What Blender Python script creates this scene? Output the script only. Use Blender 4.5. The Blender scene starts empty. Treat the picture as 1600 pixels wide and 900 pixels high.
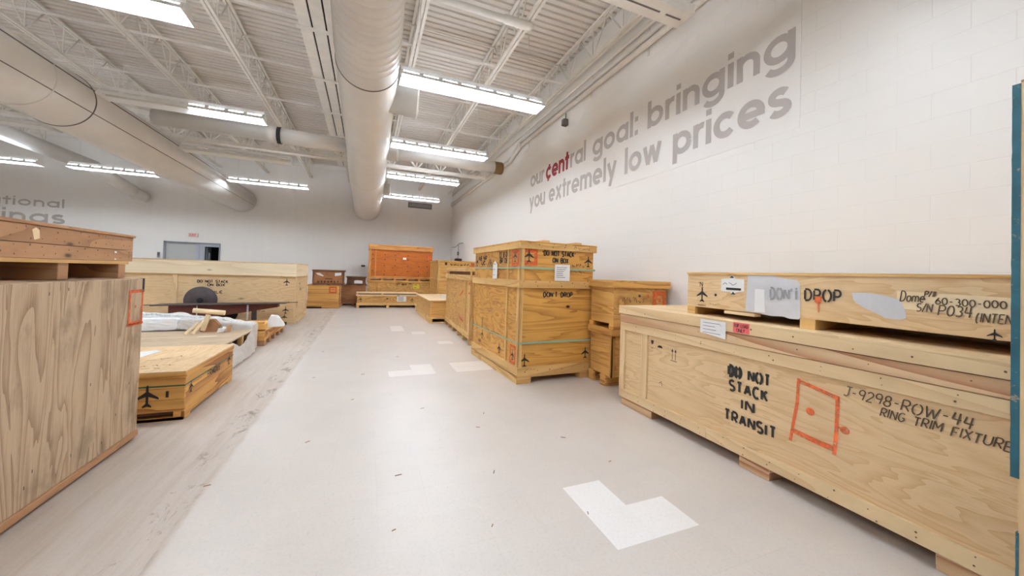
import bpy, bmesh, math, random
from mathutils import Vector, Matrix, noise

random.seed(7)
C = bpy.context.scene.collection
SC = bpy.context.scene
PI = math.pi

# ------------------------------------------------------------------ camera
F, CX, CY, H = 564.4, 800.0, 417.7, 1.5
YAW, PITCH, ROLL = math.radians(21.83), math.radians(-1.12), math.radians(1.90)
fw = Vector((math.sin(YAW), math.cos(YAW), 0)); rt = Vector((math.cos(YAW), -math.sin(YAW), 0)); up = Vector((0, 0, 1))
f2 = fw * math.cos(PITCH) - up * math.sin(PITCH); u2 = up * math.cos(PITCH) + fw * math.sin(PITCH)
r3 = rt * math.cos(ROLL) + u2 * math.sin(ROLL); u3 = u2 * math.cos(ROLL) - rt * math.sin(ROLL)
cam = bpy.data.cameras.new('camera'); camo = bpy.data.objects.new('camera', cam); C.objects.link(camo)
camo.matrix_world = Matrix(((r3.x, u3.x, -f2.x, 0), (r3.y, u3.y, -f2.y, 0), (r3.z, u3.z, -f2.z, H), (0, 0, 0, 1)))
cam.sensor_width = 36.0; cam.lens = F / 1600 * 36.0
cam.shift_x = (800 - CX) / 1600; cam.shift_y = (CY - 450) / 1600
cam.clip_start = 0.05
SC.camera = camo

# ------------------------------------------------------------------ light, exposure
TUBE = 33.0
EXPOSURE = 1.16
w = bpy.data.worlds.new('world'); SC.world = w; w.use_nodes = True
w.node_tree.nodes['Background'].inputs[0].default_value = (0.9, 0.95, 1, 1)
w.node_tree.nodes['Background'].inputs[1].default_value = 0.3
SC.view_settings.view_transform = 'Standard'; SC.view_settings.look = 'None'
SC.view_settings.gamma = 1; SC.view_settings.use_curve_mapping = False
SC.view_settings.exposure = EXPOSURE
SC.cycles.max_bounces = 10; SC.cycles.diffuse_bounces = 6; SC.cycles.glossy_bounces = 3
SC.cycles.sample_clamp_indirect = 8
SC.cycles.caustics_reflective = False; SC.cycles.caustics_refractive = False

# ------------------------------------------------------------------ materials
def lin(c):
    o = []
    for v in c[:3]:
        v /= 255
        o.append(v / 12.92 if v <= .04045 else ((v + .055) / 1.055) ** 2.4)
    return (*o, 1)

class NT:
    def __init__(s, name):
        s.m = bpy.data.materials.new(name); s.m.use_nodes = True; s.t = s.m.node_tree
        s.b = s.t.nodes['Principled BSDF']
    def n(s, typ, **k):
        nd = s.t.nodes.new(typ)
        for a, b in k.items():
            if a in nd.inputs: nd.inputs[a].default_value = b
            else: setattr(nd, a, b)
        return nd
    def l(s, a, b): s.t.links.new(a, b)
    def coords(s, kind='UV', scale=(1, 1, 1)):
        tc = s.n('ShaderNodeTexCoord'); mp = s.n('ShaderNodeMapping'); mp.inputs['Scale'].default_value = scale
        s.l(tc.outputs[kind], mp.inputs['Vector']); return mp.outputs[0]
    def noise(s, vec, scale, detail=4, rough=.5, dist=0):
        nd = s.n('ShaderNodeTexNoise'); s.l(vec, nd.inputs['Vector'])
        nd.inputs['Scale'].default_value = scale; nd.inputs['Detail'].default_value = detail
        nd.inputs['Roughness'].default_value = rough; nd.inputs['Distortion'].default_value = dist
        return nd.outputs['Fac']
    def math(s, op, a, b=None, c=None):
        nd = s.n('ShaderNodeMath', operation=op)
        for i, v in enumerate((a, b, c)):
            if v is None: continue
            if isinstance(v, (int, float)): nd.inputs[i].default_value = v
            else: s.l(v, nd.inputs[i])
        return nd.outputs[0]
    def ramp(s, fac, stops):
        nd = s.n('ShaderNodeValToRGB'); e = nd.color_ramp.elements
        while len(e) < len(stops): e.new(.5)
        for i, (p, c) in enumerate(stops): e[i].position = p; e[i].color = c if len(c) == 4 else lin(c)
        s.l(fac, nd.inputs[0]); return nd.outputs[0]
    def mix(s, fac, a, b, mode='MIX'):
        nd = s.n('ShaderNodeMix', data_type='RGBA', blend_type=mode)
        for i, v in ((0, fac), (6, a), (7, b)):
            if isinstance(v, (int, float)): nd.inputs[i].default_value = v
            elif isinstance(v, tuple): nd.inputs[i].default_value = v
            else: s.l(v, nd.inputs[i])
        return nd.outputs[2]
    def out(s, col, rough=.6, bump=None, strength=.2, dist=.002, **k):
        if isinstance(col, tuple): s.b.inputs['Base Color'].default_value = col
        else: s.l(col, s.b.inputs['Base Color'])
        if isinstance(rough, (int, float)): s.b.inputs['Roughness'].default_value = rough
        else: s.l(rough, s.b.inputs['Roughness'])
        for a, v in k.items(): s.b.inputs[a.replace('_', ' ')].default_value = v
        if bump is not None:
            bn = s.n('ShaderNodeBump'); bn.inputs['Strength'].default_value = strength; bn.inputs['Distance'].default_value = dist
            s.l(bump, bn.inputs['Height']); s.l(bn.outputs[0], s.b.inputs['Normal'])
        return s.m

def wg(v): return (v, v, v, 1)

def wood(name, base, dark, figure=1.0, contrast=.55, knots=.35, stain=.25, knotscale=2.2, rough=.62, stretch=.22, fiber=.35):
    t = NT(name)
    uv = t.coords('UV')
    tint = t.noise(uv, .33, 2)
    a = t.coords('UV', (stretch, 1.0, 1))
    fig = t.noise(a, 2.6 * figure, 3, .45, .6)
    rings = t.math('FRACT', t.math('MULTIPLY', fig, 11))
    rings = t.math('POWER', rings, 2.2)
    f = t.coords('UV', (1.6, 60, 1))
    fib = t.noise(f, 3.0, 3, .6)
    fac = t.math('MULTIPLY', rings, contrast)
    fac = t.math('ADD', fac, t.math('MULTIPLY', t.math('SUBTRACT', fib, .5), fiber))
    fac = t.math('ADD', fac, t.math('MULTIPLY', t.math('SUBTRACT', tint, .5), .9))
    nd = t.n('ShaderNodeClamp'); t.l(fac, nd.inputs[0])
    col = t.mix(nd.outputs[0], lin(base), lin(dark))
    # knots: small dark ovals along the grain
    vo = t.n('ShaderNodeTexVoronoi'); t.l(t.coords('UV', (.55, 1.25, 1)), vo.inputs['Vector']); vo.inputs['Scale'].default_value = knotscale
    kd = t.ramp(vo.outputs['Distance'], [(0.0, wg(1)), (.045, wg(.85)), (.085, wg(.25)), (.13, wg(0))])
    gate = t.ramp(t.noise(uv, .9, 2), [(.50 - knots * .12, wg(0)), (.56 - knots * .12, wg(1))])
    col = t.mix(t.math('MULTIPLY', t.math('MULTIPLY', kd, gate), .85), col, lin(tuple(v * .38 for v in dark)))
    st = t.ramp(t.noise(t.coords('UV', (.8, 1.3, 1)), 2.0, 5, .65), [(.52, wg(0)), (.75, wg(1))])
    col = t.mix(t.math('MULTIPLY', st, stain), col, lin(tuple(v * .55 for v in dark)))
    return t.out(col, rough, fib, .12, .001)

M = {}
M['pale_ply'] = wood('pale_plywood', (221, 190, 146), (184, 138, 86), 2.2, .50, .3, .14, stretch=.15, fiber=.8)
M['pale_lumber'] = wood('pale_lumber', (224, 196, 152), (188, 144, 98), .8, .5, 1.1, .12, 2.6, stretch=.09)
M['red_lumber'] = wood('reddish_lumber', (220, 188, 146), (166, 108, 70), .55, .95, .9, .1, 2.6, stretch=.05)
M['tan_ply'] = wood('tan_plywood', (210, 162, 90), (146, 90, 32), 1.5, .72, .5, .25, stretch=.28, fiber=.5)
M['gold_ply'] = wood('golden_plywood', (208, 154, 74), (140, 84, 26), 1.4, .7, .5, .25, stretch=.28, fiber=.5)
M['tan_lumber'] = wood('tan_lumber', (218, 178, 114), (166, 112, 50), .8, .6, 1.0, .2, 2.8, stretch=.09)
M['gold_lumber'] = wood('golden_lumber', (216, 164, 88), (134, 76, 26), .9, .9, .9, .25, stretch=.08)
M['orange_ply'] = wood('orange_plywood', (186, 99, 22), (136, 62, 10), .7, .5, .9, .25, 3.6)
M['bleached_lumber'] = wood('bleached_lumber', (238, 220, 188), (206, 168, 118), .8, .4, .8, .08, 2.6, stretch=.09)
M['orange_lumber'] = wood('orange_lumber', (200, 140, 72), (150, 84, 34), .8, .6, .9, .25, 3.2, stretch=.09)
M['brown_ply'] = wood('brown_plywood', (160, 108, 66), (112, 68, 38), .9, .5, .3, .3)
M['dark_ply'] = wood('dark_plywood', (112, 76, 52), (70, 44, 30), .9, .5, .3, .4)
M['grey_ply'] = wood('weathered_plywood', (196, 172, 142), (118, 82, 50), 1.7, .6, 1.2, .65, 1.8, stretch=.10, fiber=1.0)
M['knot_lumber'] = wood('knotty_lumber', (184, 140, 100), (128, 86, 54), .9, .55, 1.6, .3, 4.2, stretch=.12)
M['old_ply'] = wood('grey_brown_plywood', (190, 166, 136), (140, 112, 86), .9, .4, .2, .45, stretch=.2)

def plain(name, c, rough=.5, metal=0.0, var=.06, scale=3, **k):
    t = NT(name); o = t.coords('Object')
    nz = t.noise(o, scale, 4, .6)
    col = t.mix(nz, lin(tuple(v * (1 - var) for v in c)), lin(tuple(min(255, v * (1 + var)) for v in c)))
    return t.out(col, rough, Metallic=metal, **k)
M['white_paint'] = plain('white_paint', (226, 220, 211), .45)
M['steel_paint'] = plain('painted_steel', (232, 226, 217), .5, scale=5)
M['duct_paint'] = plain('painted_duct', (225, 221, 215), .36, 0.0, .04, 2)
M['reflector'] = plain('enamel_white', (238, 238, 236), .3, var=.02)
M['ink'] = plain('black_ink', (38, 34, 30), .7, var=.25, scale=14)
M['pencil'] = plain('marker_ink', (84, 66, 48), .7, var=.25, scale=14)
M['faint_ink'] = plain('faded_ink', (150, 148, 148), .7, var=.15, scale=14)
t = NT('orange_spray_paint'); o = t.coords('Object')
t.l(t.ramp(t.noise(o, 22, 5, .75), [(.36, wg(.35)), (.54, wg(.95))]), t.b.inputs['Alpha'])
M['spray'] = t.out(t.mix(t.noise(o, 8, 4), lin((206, 84, 34)), lin((236, 116, 58))), .65)
M['paper'] = plain('white_paper', (232, 230, 228), .6, var=.03, scale=9)
M['greypaper'] = plain('torn_grey_paper', (206, 204, 206), .55, var=.07, scale=7)
M['pink'] = plain('pink_paper', (232, 104, 100), .6)
M['yellow'] = plain('yellow_paper', (222, 206, 60), .6)
M['strap'] = plain('green_strap', (150, 176, 150), .4)
M['dkstrap'] = plain('dark_green_strap', (40, 92, 66), .4)
M['panel'] = plain('slogan_panel_paint', (239, 235, 231), .5, var=.008)
M['teal'] = None
M['letter_grey'] = plain('grey_letter_paint', (184, 176, 172), .6, var=.02)
M['letter_red'] = plain('red_letter_paint', (150, 28, 36), .6, var=.04)
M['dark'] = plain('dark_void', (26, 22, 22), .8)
M['navy'] = plain('navy_dark', (12, 34, 52), .6)
M['grey_metal'] = plain('grey_metal', (140, 144, 152), .4, .3)
M['alu'] = plain('aluminium_frame', (176, 180, 192), .4, .2)
M['vent'] = plain('vent_grey', (112, 102, 98), .6)
M['bronze'] = plain('bronze_collar', (128, 98, 60), .4, .5)
M['rubber'] = plain('black_rubber', (42, 40, 42), .6)
M['maroon'] = plain('maroon_paint', (92, 40, 26), .5, var=.3)
M['iron'] = plain('dark_iron', (72, 62, 62), .55, .2, .35, 6)
M['foam'] = plain('white_foam', (232, 235, 237), .6)
M['stick'] = plain('light_timber', (236, 212, 172), .6)
M['card'] = plain('brown_card', (150, 108, 72), .7, var=.2, scale=8)
M['red_sign'] = plain('red_sign_ink', (222, 110, 104), .5)

t = NT('teal_paint')
o = t.coords('Object')
chip = t.ramp(t.noise(o, 26, 5, .7), [(.60, wg(0)), (.66, wg(1))])
col = t.mix(t.noise(o, 9, 4), lin((8, 52, 64)), lin((44, 112, 128)))
M['teal'] = t.out(t.mix(chip, col, lin((150, 136, 116))), .5)

t = NT('lit_tube')
t.b.inputs['Base Color'].default_value = (.95, .95, .95, 1)
t.b.inputs['Emission Color'].default_value = (.89, 1.0, 1.13, 1); t.b.inputs['Emission Strength'].default_value = TUBE
M['tube_on'] = t.m
M['tube_off'] = plain('unlit_tube', (226, 224, 216), .25, var=.01)

t = NT('plastic_sheet')
o = t.coords('Object')
wr = t.noise(o, 7, 5, .6, 1.2)
col = t.mix(wr, lin((200, 195, 190)), lin((245, 243, 240)))
M['plastic'] = t.out(col, .28, wr, .5, .01, Alpha=.93)

t = NT('frosted_glass')
M['glass'] = t.out(lin((196, 200, 197)), .25, Transmission_Weight=.1)

t = NT('clear_red_exit'); M['exit'] = plain('exit_sign_face', (236, 214, 206), .5)

# painted block wall (coords: y along, z up)
t = NT('painted_block_wall')
tc = t.n('ShaderNodeTexCoord'); sp = t.n('ShaderNodeSeparateXYZ'); t.l(tc.outputs['Object'], sp.inputs[0])
cb = t.n('ShaderNodeCombineXYZ'); t.l(sp.outputs[1], cb.inputs[0]); t.l(sp.outputs[2], cb.inputs[1])
br = t.n('ShaderNodeTexBrick'); t.l(cb.outputs[0], br.inputs['Vector'])
br.offset = .5; br.inputs['Scale'].default_value = 1; br.inputs['Brick Width'].default_value = .4064; br.inputs['Row Height'].default_value = .2032
br.inputs['Mortar Size'].default_value = .0035; br.inputs['Mortar Smooth'].default_value = .6
gate = t.ramp(t.noise(tc.outputs['Object'], .8, 3), [(.35, wg(.15)), (.65, wg(1))])
seam = t.math('MULTIPLY', br.outputs['Fac'], gate)
nz = t.noise(tc.outputs['Object'], .35, 3)
col = t.mix(nz, lin((238, 234, 229)), lin((240, 237, 233)))
col = t.mix(t.math('MULTIPLY', seam, .24), col, lin((200, 192, 184)))
hgt = t.math('ADD', t.math('MULTIPLY', seam, -1.0), t.math('MULTIPLY', t.noise(tc.outputs['Object'], 40, 3), .12))
M['block'] = t.out(col, .42, hgt, .35, .004)

t = NT('painted_board_wall')
o = t.coords('Object'); nz = t.noise(o, .5, 3)
wv = t.noise(t.coords('Object', (3.5, 1, .15)), 1.6, 3)
col = t.mix(nz, lin((242, 239, 235)), lin((246, 244, 241)))
col = t.mix(t.math('MULTIPLY', wv, .12), col, lin((196, 186, 178)))
M['wall'] = t.out(col, .5)

t = NT('painted_deck')
o = t.coords('Object')
st = t.ramp(t.noise(t.coords('Object', (.25, 1.6, 1)), 1.2, 4, .6), [(.52, wg(0)), (.78, wg(1))])
col = t.mix(t.math('MULTIPLY', st, .45), lin((222, 215, 206)), lin((188, 170, 138)))
M['deck'] = t.out(col, .55)

# vinyl tile floor
def floor_mat(name, base, white=False):
    t = NT(name)
    o = t.coords('Object')
    sp = t.n('ShaderNodeSeparateXYZ'); t.l(o, sp.inputs[0])
    X, Y = sp.outputs[0], sp.outputs[1]
    tx = t.math('FLOOR', t.math('DIVIDE', t.math('SUBTRACT', X, .117), .305)); ty = t.math('FLOOR', t.math('DIVIDE', t.math('SUBTRACT', Y, .12), .305))
    cb = t.n('ShaderNodeCombineXYZ'); t.l(tx, cb.inputs[0]); t.l(ty, cb.inputs[1])
    wn = t.n('ShaderNodeTexWhiteNoise'); t.l(cb.outputs[0], wn.inputs['Vector'])
    b0 = lin(tuple(v * .993 for v in base)); b1 = lin(tuple(min(255, v * 1.006) for v in base))
    col = t.mix(wn.outputs['Value'], b0, b1)
    sp1 = t.noise(o, 55, 4, .75)
    col = t.mix(t.math('MULTIPLY', t.ramp(sp1, [(.5, wg(0)), (.8, wg(1))]), .55), col, lin(tuple(v * .86 for v in base)))
    big = t.noise(o, .9, 5, .65)
    col = t.mix(t.math('MULTIPLY', t.ramp(big, [(.42, wg(0)), (.75, wg(1))]), .3), col, lin(tuple(v * .88 for v in base)))
    rough = .3
    if not white:
        # joints
        fx = t.math('ABSOLUTE', t.math('SUBTRACT', t.math('FRACT', t.math('DIVIDE', t.math('SUBTRACT', X, .117), .305)), .5))
        fy = t.math('ABSOLUTE', t.math('SUBTRACT', t.math('FRACT', t.math('DIVIDE', t.math('SUBTRACT', Y, .12), .305)), .5))
        j = t.math('GREATER_THAN', t.math('MAXIMUM', fx, fy), .4955)
        jg = t.ramp(t.noise(o, .55, 3), [(.50, wg(.0)), (.66, wg(.7))])
        col = t.mix(t.math('MULTIPLY', t.math('MULTIPLY', j, jg), .35), col, lin(tuple(v * .62 for v in base)))
        # worn lane where the old fixtures stood
        edge = t.math('ADD', X, t.math('MULTIPLY', t.math('SUBTRACT', t.noise(o, 2.2, 3), .5), .10))
        lane = t.ramp(t.math('ADD', t.math('MULTIPLY', edge, -1), -.92), [(0, wg(0)), (.04, wg(1))])
        streak = t.noise(t.coords('Object', (9, .55, 1)), 1.6, 5, .7)
        sm = t.ramp(streak, [(.42, wg(0)), (.72, wg(1))])
        col = t.mix(t.math('MULTIPLY', lane, t.math('ADD', t.math('MULTIPLY', sm, .30), .20)), col, lin((160, 134, 106)))
        rim = t.ramp(t.math('ABSOLUTE', t.math('ADD', X, 1.06)), [(0, wg(1)), (.075, wg(.9)), (.13, wg(0))])
        grime = t.ramp(t.noise(t.coords('Object', (2.6, 1.1, 1)), 2.6, 7, .78, .6), [(.54, wg(0)), (.62, wg(1))])
        col = t.mix(t.math('MULTIPLY', t.math('MULTIPLY', rim, grime), .75), col, lin((112, 94, 74)))
        # scuffs and specks all over
        sc = t.ramp(t.noise(t.coords('Object', (7, 2.2, 1)), 3.0, 6, .8), [(.62, wg(0)), (.70, wg(1))])
        col = t.mix(t.math('MULTIPLY', sc, .35), col, lin((150, 138, 126)))
        vo = t.n('ShaderNodeTexVoronoi'); t.l(t.coords('Object', (1, .55, 1)), vo.inputs['Vector']); vo.inputs['Scale'].default_value = 2.3
        spk = t.ramp(vo.outputs['Distance'], [(0, wg(1)), (.035, wg(1)), (.05, wg(0))])
        sg = t.ramp(t.noise(o, 1.3, 2), [(.54, wg(0)), (.60, wg(1))])
        col = t.mix(t.math('MULTIPLY', t.math('MULTIPLY', spk, sg), .7), col, lin((96, 84, 74)))
        rough = t.math('ADD', .34, t.math('MULTIPLY', lane, .25))
    return t.out(col, rough, Specular_IOR_Level=.45)
M['tile_pale'] = floor_mat('pale_vinyl_tile', (226, 219, 212), True)
M['floor'] = floor_mat('vinyl_tile_floor', (206, 196, 187))
M['tile_white'] = floor_mat('white_vinyl_tile', (235, 230, 226), True)

# ------------------------------------------------------------------ mesh helpers
def new(): return bmesh.new()
def uvl(bm): return bm.loops.layers.uv.verify()

FACES = (((0, 3, 2, 1), 2), ((4, 5, 6, 7), 2), ((0, 1, 5, 4), 1), ((2, 3, 7, 6), 1), ((1, 2, 6, 5), 0), ((3, 0, 4, 7), 0))
def board(bm, x0, x1, y0, y1, z0, z1, g='x', off=None):
    """one board or sheet: a box with UVs that run u along the grain"""
    uv = uvl(bm); gi = 'xyz'.index(g)
    if off is None: off = (random.uniform(0, 60), random.uniform(0, 60))
    vs = [bm.verts.new(p) for p in ((x0, y0, z0), (x1, y0, z0), (x1, y1, z0), (x0, y1, z0), (x0, y0, z1), (x1, y0, z1), (x1, y1, z1), (x0, y1, z1))]
    for idx, nax in FACES:
        f = bm.faces.new([vs[i] for i in idx])
        axes = [a for a in (0, 1, 2) if a != nax]
        if gi in axes: ua = gi; va = [a for a in axes if a != gi][0]; su = 1
        else: ua, va = axes; su = .3
        for lp in f.loops:
            c = lp.vert.co
            lp[uv].uv = (c[ua] * su + off[0], c[va] + off[1] + nax * 1.7)
    return vs

def bar(bm, a, b, wdt, hgt=None, sides=4, upv=(0, 0, 1)):
    """straight bar from a to b; 4 sides: rectangular, more: round (wdt = radius)"""
    a, b = Vector(a), Vector(b); d = (b - a).normalized()
    u = Vector(upv)
    if abs(d.dot(u)) > .95: u = Vector((0, 1, 0)) if abs(d.y) < .9 else Vector((1, 0, 0))
    s = d.cross(u).normalized(); u = s.cross(d).normalized()
    if sides == 4:
        hh = hgt if hgt is not None else wdt
        pr = [(-wdt / 2, -hh / 2), (wdt / 2, -hh / 2), (wdt / 2, hh / 2), (-wdt / 2, hh / 2)]
    else: pr = [(wdt * math.cos(2 * PI * i / sides), wdt * math.sin(2 * PI * i / sides)) for i in range(sides)]
    A = [bm.verts.new(a + s * p[0] + u * p[1]) for p in pr]; B = [bm.verts.new(b + s * p[0] + u * p[1]) for p in pr]
    n = len(pr)
    for i in range(n):
        f = bm.faces.new((A[i], A[(i + 1) % n], B[(i + 1) % n], B[i]))
        if sides > 4: f.smooth = True
    bm.faces.new(A[::-1]); bm.faces.new(B)

def tube(bm, pts, r, sides=10):
    pts = [Vector(p) for p in pts]
    for i in range(len(pts) - 1): bar(bm, pts[i], pts[i + 1], r, sides=sides)

def lathe(bm, prof, axis='y', centre=(0, 0, 0), seg=40, caps=True):
    """prof: list of (distance along axis, radius)"""
    c = Vector(centre); rings = []
    for s, r in prof:
        ring = []
        for i in range(seg):
            a = 2 * PI * i / seg; p, q = r * math.cos(a), r * math.sin(a)
            ring.append(bm.verts.new(c + (Vector((p, s, q)) if axis == 'y' else Vector((s, p, q)) if axis == 'x' else Vector((p, q, s)))))
        rings.append(ring)
    for k in range(len(rings) - 1):
        for i in range(seg):
            f = bm.faces.new((rings[k][i], rings[k][(i + 1) % seg], rings[k + 1][(i + 1) % seg], rings[k + 1][i])); f.smooth = True
    if caps: bm.faces.new(rings[0][::-1]); bm.faces.new(rings[-1])

def prism(bm, poly, o, u, v, d):
    """polygon (list of 2-D points) in the plane o + x u + y v, extruded along vector d"""
    o, u, v, d = Vector(o), Vector(u), Vector(v), Vector(d)
    A = [bm.verts.new(o + u * x + v * y) for x, y in poly]; B = [bm.verts.new(p.co + d) for p in A]
    n = len(A)
    bm.faces.new(A[::-1]); bm.faces.new(B)
    for i in range(n): bm.faces.new((A[i], A[(i + 1) % n], B[(i + 1) % n], B[i]))

def build(name, bm, mat, parent=None, mats=None, loc=None, bevel=0, flat=False):
    if not flat: bmesh.ops.recalc_face_normals(bm, faces=bm.faces[:])
    if bevel:
        es = [e for e in bm.edges if len(e.link_faces) == 2 and e.calc_face_angle(0) > .5]
        bmesh.ops.bevel(bm, geom=es, offset=bevel, segments=1, affect='EDGES', profile=.5)
    me = bpy.data.meshes.new(name); bm.to_mesh(me); bm.free()
    me.materials.append(M[mat] if isinstance(mat, str) else mat)
    for m2 in mats or (): me.materials.append(M[m2])
    ob = bpy.data.objects.new(name, me); C.objects.link(ob)
    if parent: ob.parent = parent
    if loc: ob.location = loc
    return ob

def tag(o, label=None, cat=None, group=None, kind=None):
    for k, v in (('label', label), ('category', cat), ('group', group), ('kind', kind)):
        if v: o[k] = v
    return o
def thing(name, label, cat, loc=(0, 0, 0), rz=0, group=None):
    o = bpy.data.objects.new(name, None); C.objects.link(o); o.empty_display_size = .1
    o.location = loc; o.rotation_euler = (0, 0, rz)
    return tag(o, label, cat, group)
def struct(name, bm, mat, parent=None, mats=None):
    o = build(name, bm, mat, parent, mats)
    if not parent: o['kind'] = 'structure'
    return o
def children(o): return [c for c in bpy.data.objects if c.parent == o]
def copy_tree(o, parent=None):
    c = o.copy(); C.objects.link(c)
    if parent: c.parent = parent
    for ch in children(o): copy_tree(ch, c)
    return c
def box(name, parent, mat, boards, bevel=0, label=None):
    """one part made of boards: each (x0,x1,y0,y1,z0,z1,grain)"""
    bm = new()
    for b in boards: board(bm, *b)
    o = build(name, bm, mat, parent, bevel=bevel)
    if label: o['label'] = label
    return o

# ------------------------------------------------------------------ lettering
def arc(cx, cy, rx, ry, a0, a1, n=14):
    return [(cx + rx * math.cos(math.radians(a0 + (a1 - a0) * i / n)), cy + ry * math.sin(math.radians(a0 + (a1 - a0) * i / n))) for i in range(n + 1)]
SG = {  # plain single-stroke capitals, height 1: (width, strokes)
 'A': (.7, [[(0, 0), (.35, 1)], [(.35, 1), (.7, 0)], [(.14, .36), (.56, .36)]]),
 'B': (.62, [[(0, 0), (0, 1)], [(0, 1)] + arc(.34, .76, .24, .24, 90, -90) + [(0, .52)], [(0, .52)] + arc(.36, .26, .26, .26, 90, -90) + [(0, 0)]]),
 'C': (.66, [arc(.36, .5, .36, .5, 50, 310)]),
 'D': (.66, [[(0, 0), (0, 1)], [(0, 1)] + arc(.22, .5, .42, .5, 90, -90) + [(0, 0)]]),
 'E': (.55, [[(0, 0), (0, 1)], [(0, 1), (.55, 1)], [(0, .5), (.45, .5)], [(0, 0), (.55, 0)]]),
 'F': (.55, [[(0, 0), (0, 1)], [(0, 1), (.55, 1)], [(0, .5), (.45, .5)]]),
 'G': (.68, [arc(.36, .5, .36, .5, 50, 340), [(.7, .42), (.42, .42)]]),
 'I': (.1, [[(.05, 0), (.05, 1)]]),
 'J': (.5, [[(.45, 1), (.45, .25)] + arc(.23, .22, .22, .22, 0, -150, 8), [(.15, 1), (.7, 1)]]),
 'K': (.62, [[(0, 0), (0, 1)], [(.6, 1), (.05, .45)], [(.2, .58), (.62, 0)]]),
 'L': (.5, [[(0, 1), (0, 0)], [(0, 0), (.5, 0)]]),
 'M': (.8, [[(0, 0), (0, 1)], [(0, 1), (.4, .3)], [(.4, .3), (.8, 1)], [(.8, 1), (.8, 0)]]),
 'N': (.66, [[(0, 0), (0, 1)], [(0, 1), (.66, 0)], [(.66, 0), (.66, 1)]]),
 'O': (.76, [arc(.38, .5, .38, .5, 100, 260), arc(.38, .5, .38, .5, -80, 80)]),
 'P': (.6, [[(0, 0), (0, 1)], [(0, 1)] + arc(.32, .73, .27, .27, 90, -90) + [(0, .46)]]),
 'R': (.62, [[(0, 0), (0, 1)], [(0, 1)] + arc(.32, .73, .27, .27, 90, -90) + [(0, .46)], [(.25, .46), (.62, 0)]]),
 'S': (.6, [arc(.3, .75, .29, .25, 40, 255, 10) + arc(.3, .25, .3, .25, 80, -140, 10)]),
 'T': (.66, [[(0, 1), (.66, 1)], [(.33, 1), (.33, 0)]]),
 'U': (.66, [[(0, 1), (0, .35)] + arc(.33, .33, .33, .33, 180, 360) + [(.66, 1)]]),
 'W': (1.0, [[(0, 1), (.25, 0)], [(.25, 0), (.5, .8)], [(.5, .8), (.75, 0)], [(.75, 0), (1, 1)]]),
 'X': (.64, [[(0, 0), (.64, 1)], [(0, 1), (.64, 0)]]),
 'Y': (.64, [[(0, 1), (.32, .5)], [(.64, 1), (.32, .5)], [(.32, .5), (.32, 0)]]),
 '0': (.6, [arc(.3, .5, .3, .5, 90, 450, 20)]),
 '2': (.56, [arc(.28, .72, .27, .27, 160, -30, 9) + [(0, 0)], [(0, 0), (.56, 0)]]),
 '3': (.56, [arc(.26, .75, .26, .25, 140, -80, 9), arc(.27, .26, .28, .27, 80, -140, 9)]),
 '4': (.6, [[(.1, 1), (.02, .42)], [(.02, .42), (.62, .42)], [(.46, 1), (.46, 0)]]),
 '6': (.58, [[(.42, 1)] + arc(.3, .3, .29, .3, 160, 520, 16)]),
 '8': (.58, [arc(.29, .75, .24, .25, 0, 360, 14), arc(.29, .26, .29, .26, 0, 360, 14)]),
 '9': (.56, [arc(.28, .72, .27, .27, 0, 360, 14), [(.55, .72), (.45, 0)]]),
 '-': (.5, [[(.08, .48), (.42, .48)]]), '/': (.4, [[(0, -.05), (.4, 1.05)]]), '#': (.6, [[(.1, 0), (.25, 1)], [(.35, 0), (.5, 1)], [(0, .35), (.55, .35)], [(.05, .68), (.6, .68)]]),
 "'": (.15, [[(.08, 1), (.08, .75)]]), '(': (.3, [arc(.4, .4, .4, .7, 120, 240, 8)]), '*': (.35, [[(.17, .9), (.17, .6)], [(.04, .83), (.3, .67)], [(.04, .67), (.3, .83)]]), '.': (.12, [[(.02, .04), (.1, .04)]]),
 'o': (.5, [arc(.25, .28, .25, .28, 90, 450, 14)]), 'm': (.8, [[(0, 0), (0, .55)], arc(.2, .35, .2, .2, 180, 0, 6) + [(.4, 0)], arc(.6, .35, .2, .2, 180, 0, 6) + [(.8, 0)]]),
 'e': (.5, [[(0, .3), (.5, .3)] + arc(.25, .28, .25, .28, 0, 310, 12)]),
}
RK = [0]
def ribbon(bm, pts, w, o, u, v, ends=None):
    """flat stroke of width w through 2-D points, mitred, on plane o,u,v"""
    RK[0] = (RK[0] + 1) % 6; o = o + u.cross(v).normalized() * (.0004 * RK[0])
    P = [Vector((x, y)) for x, y in pts]
    n = len(P); L, R = [], []
    for i in range(n):
        d = (P[min(i + 1, n - 1)] - P[max(i - 1, 0)])
        if d.length < 1e-9: d = Vector((1, 0))
        d.normalize(); nn = Vector((-d.y, d.x)) * (w / 2)
        k = 1.0
        if 0 < i < n - 1:
            a = (P[i] - P[i - 1]).normalized(); b = (P[i + 1] - P[i]).normalized()
            k = 1 / max(.5, math.sqrt(max(0, (1 + a.dot(b)) / 2)))
        p = P[i]
        if ends and ends[0] and i == 0: nn = Vector(ends[0]) * (w / 2)
        L.append(bm.verts.new(o + u * (p.x + nn.x * k) + v * (p.y + nn.y * k)))
        R.append(bm.verts.new(o + u * (p.x - nn.x * k) + v * (p.y - nn.y * k)))
    for i in range(n - 1): bm.faces.new((R[i], R[i + 1], L[i + 1], L[i]))

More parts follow.
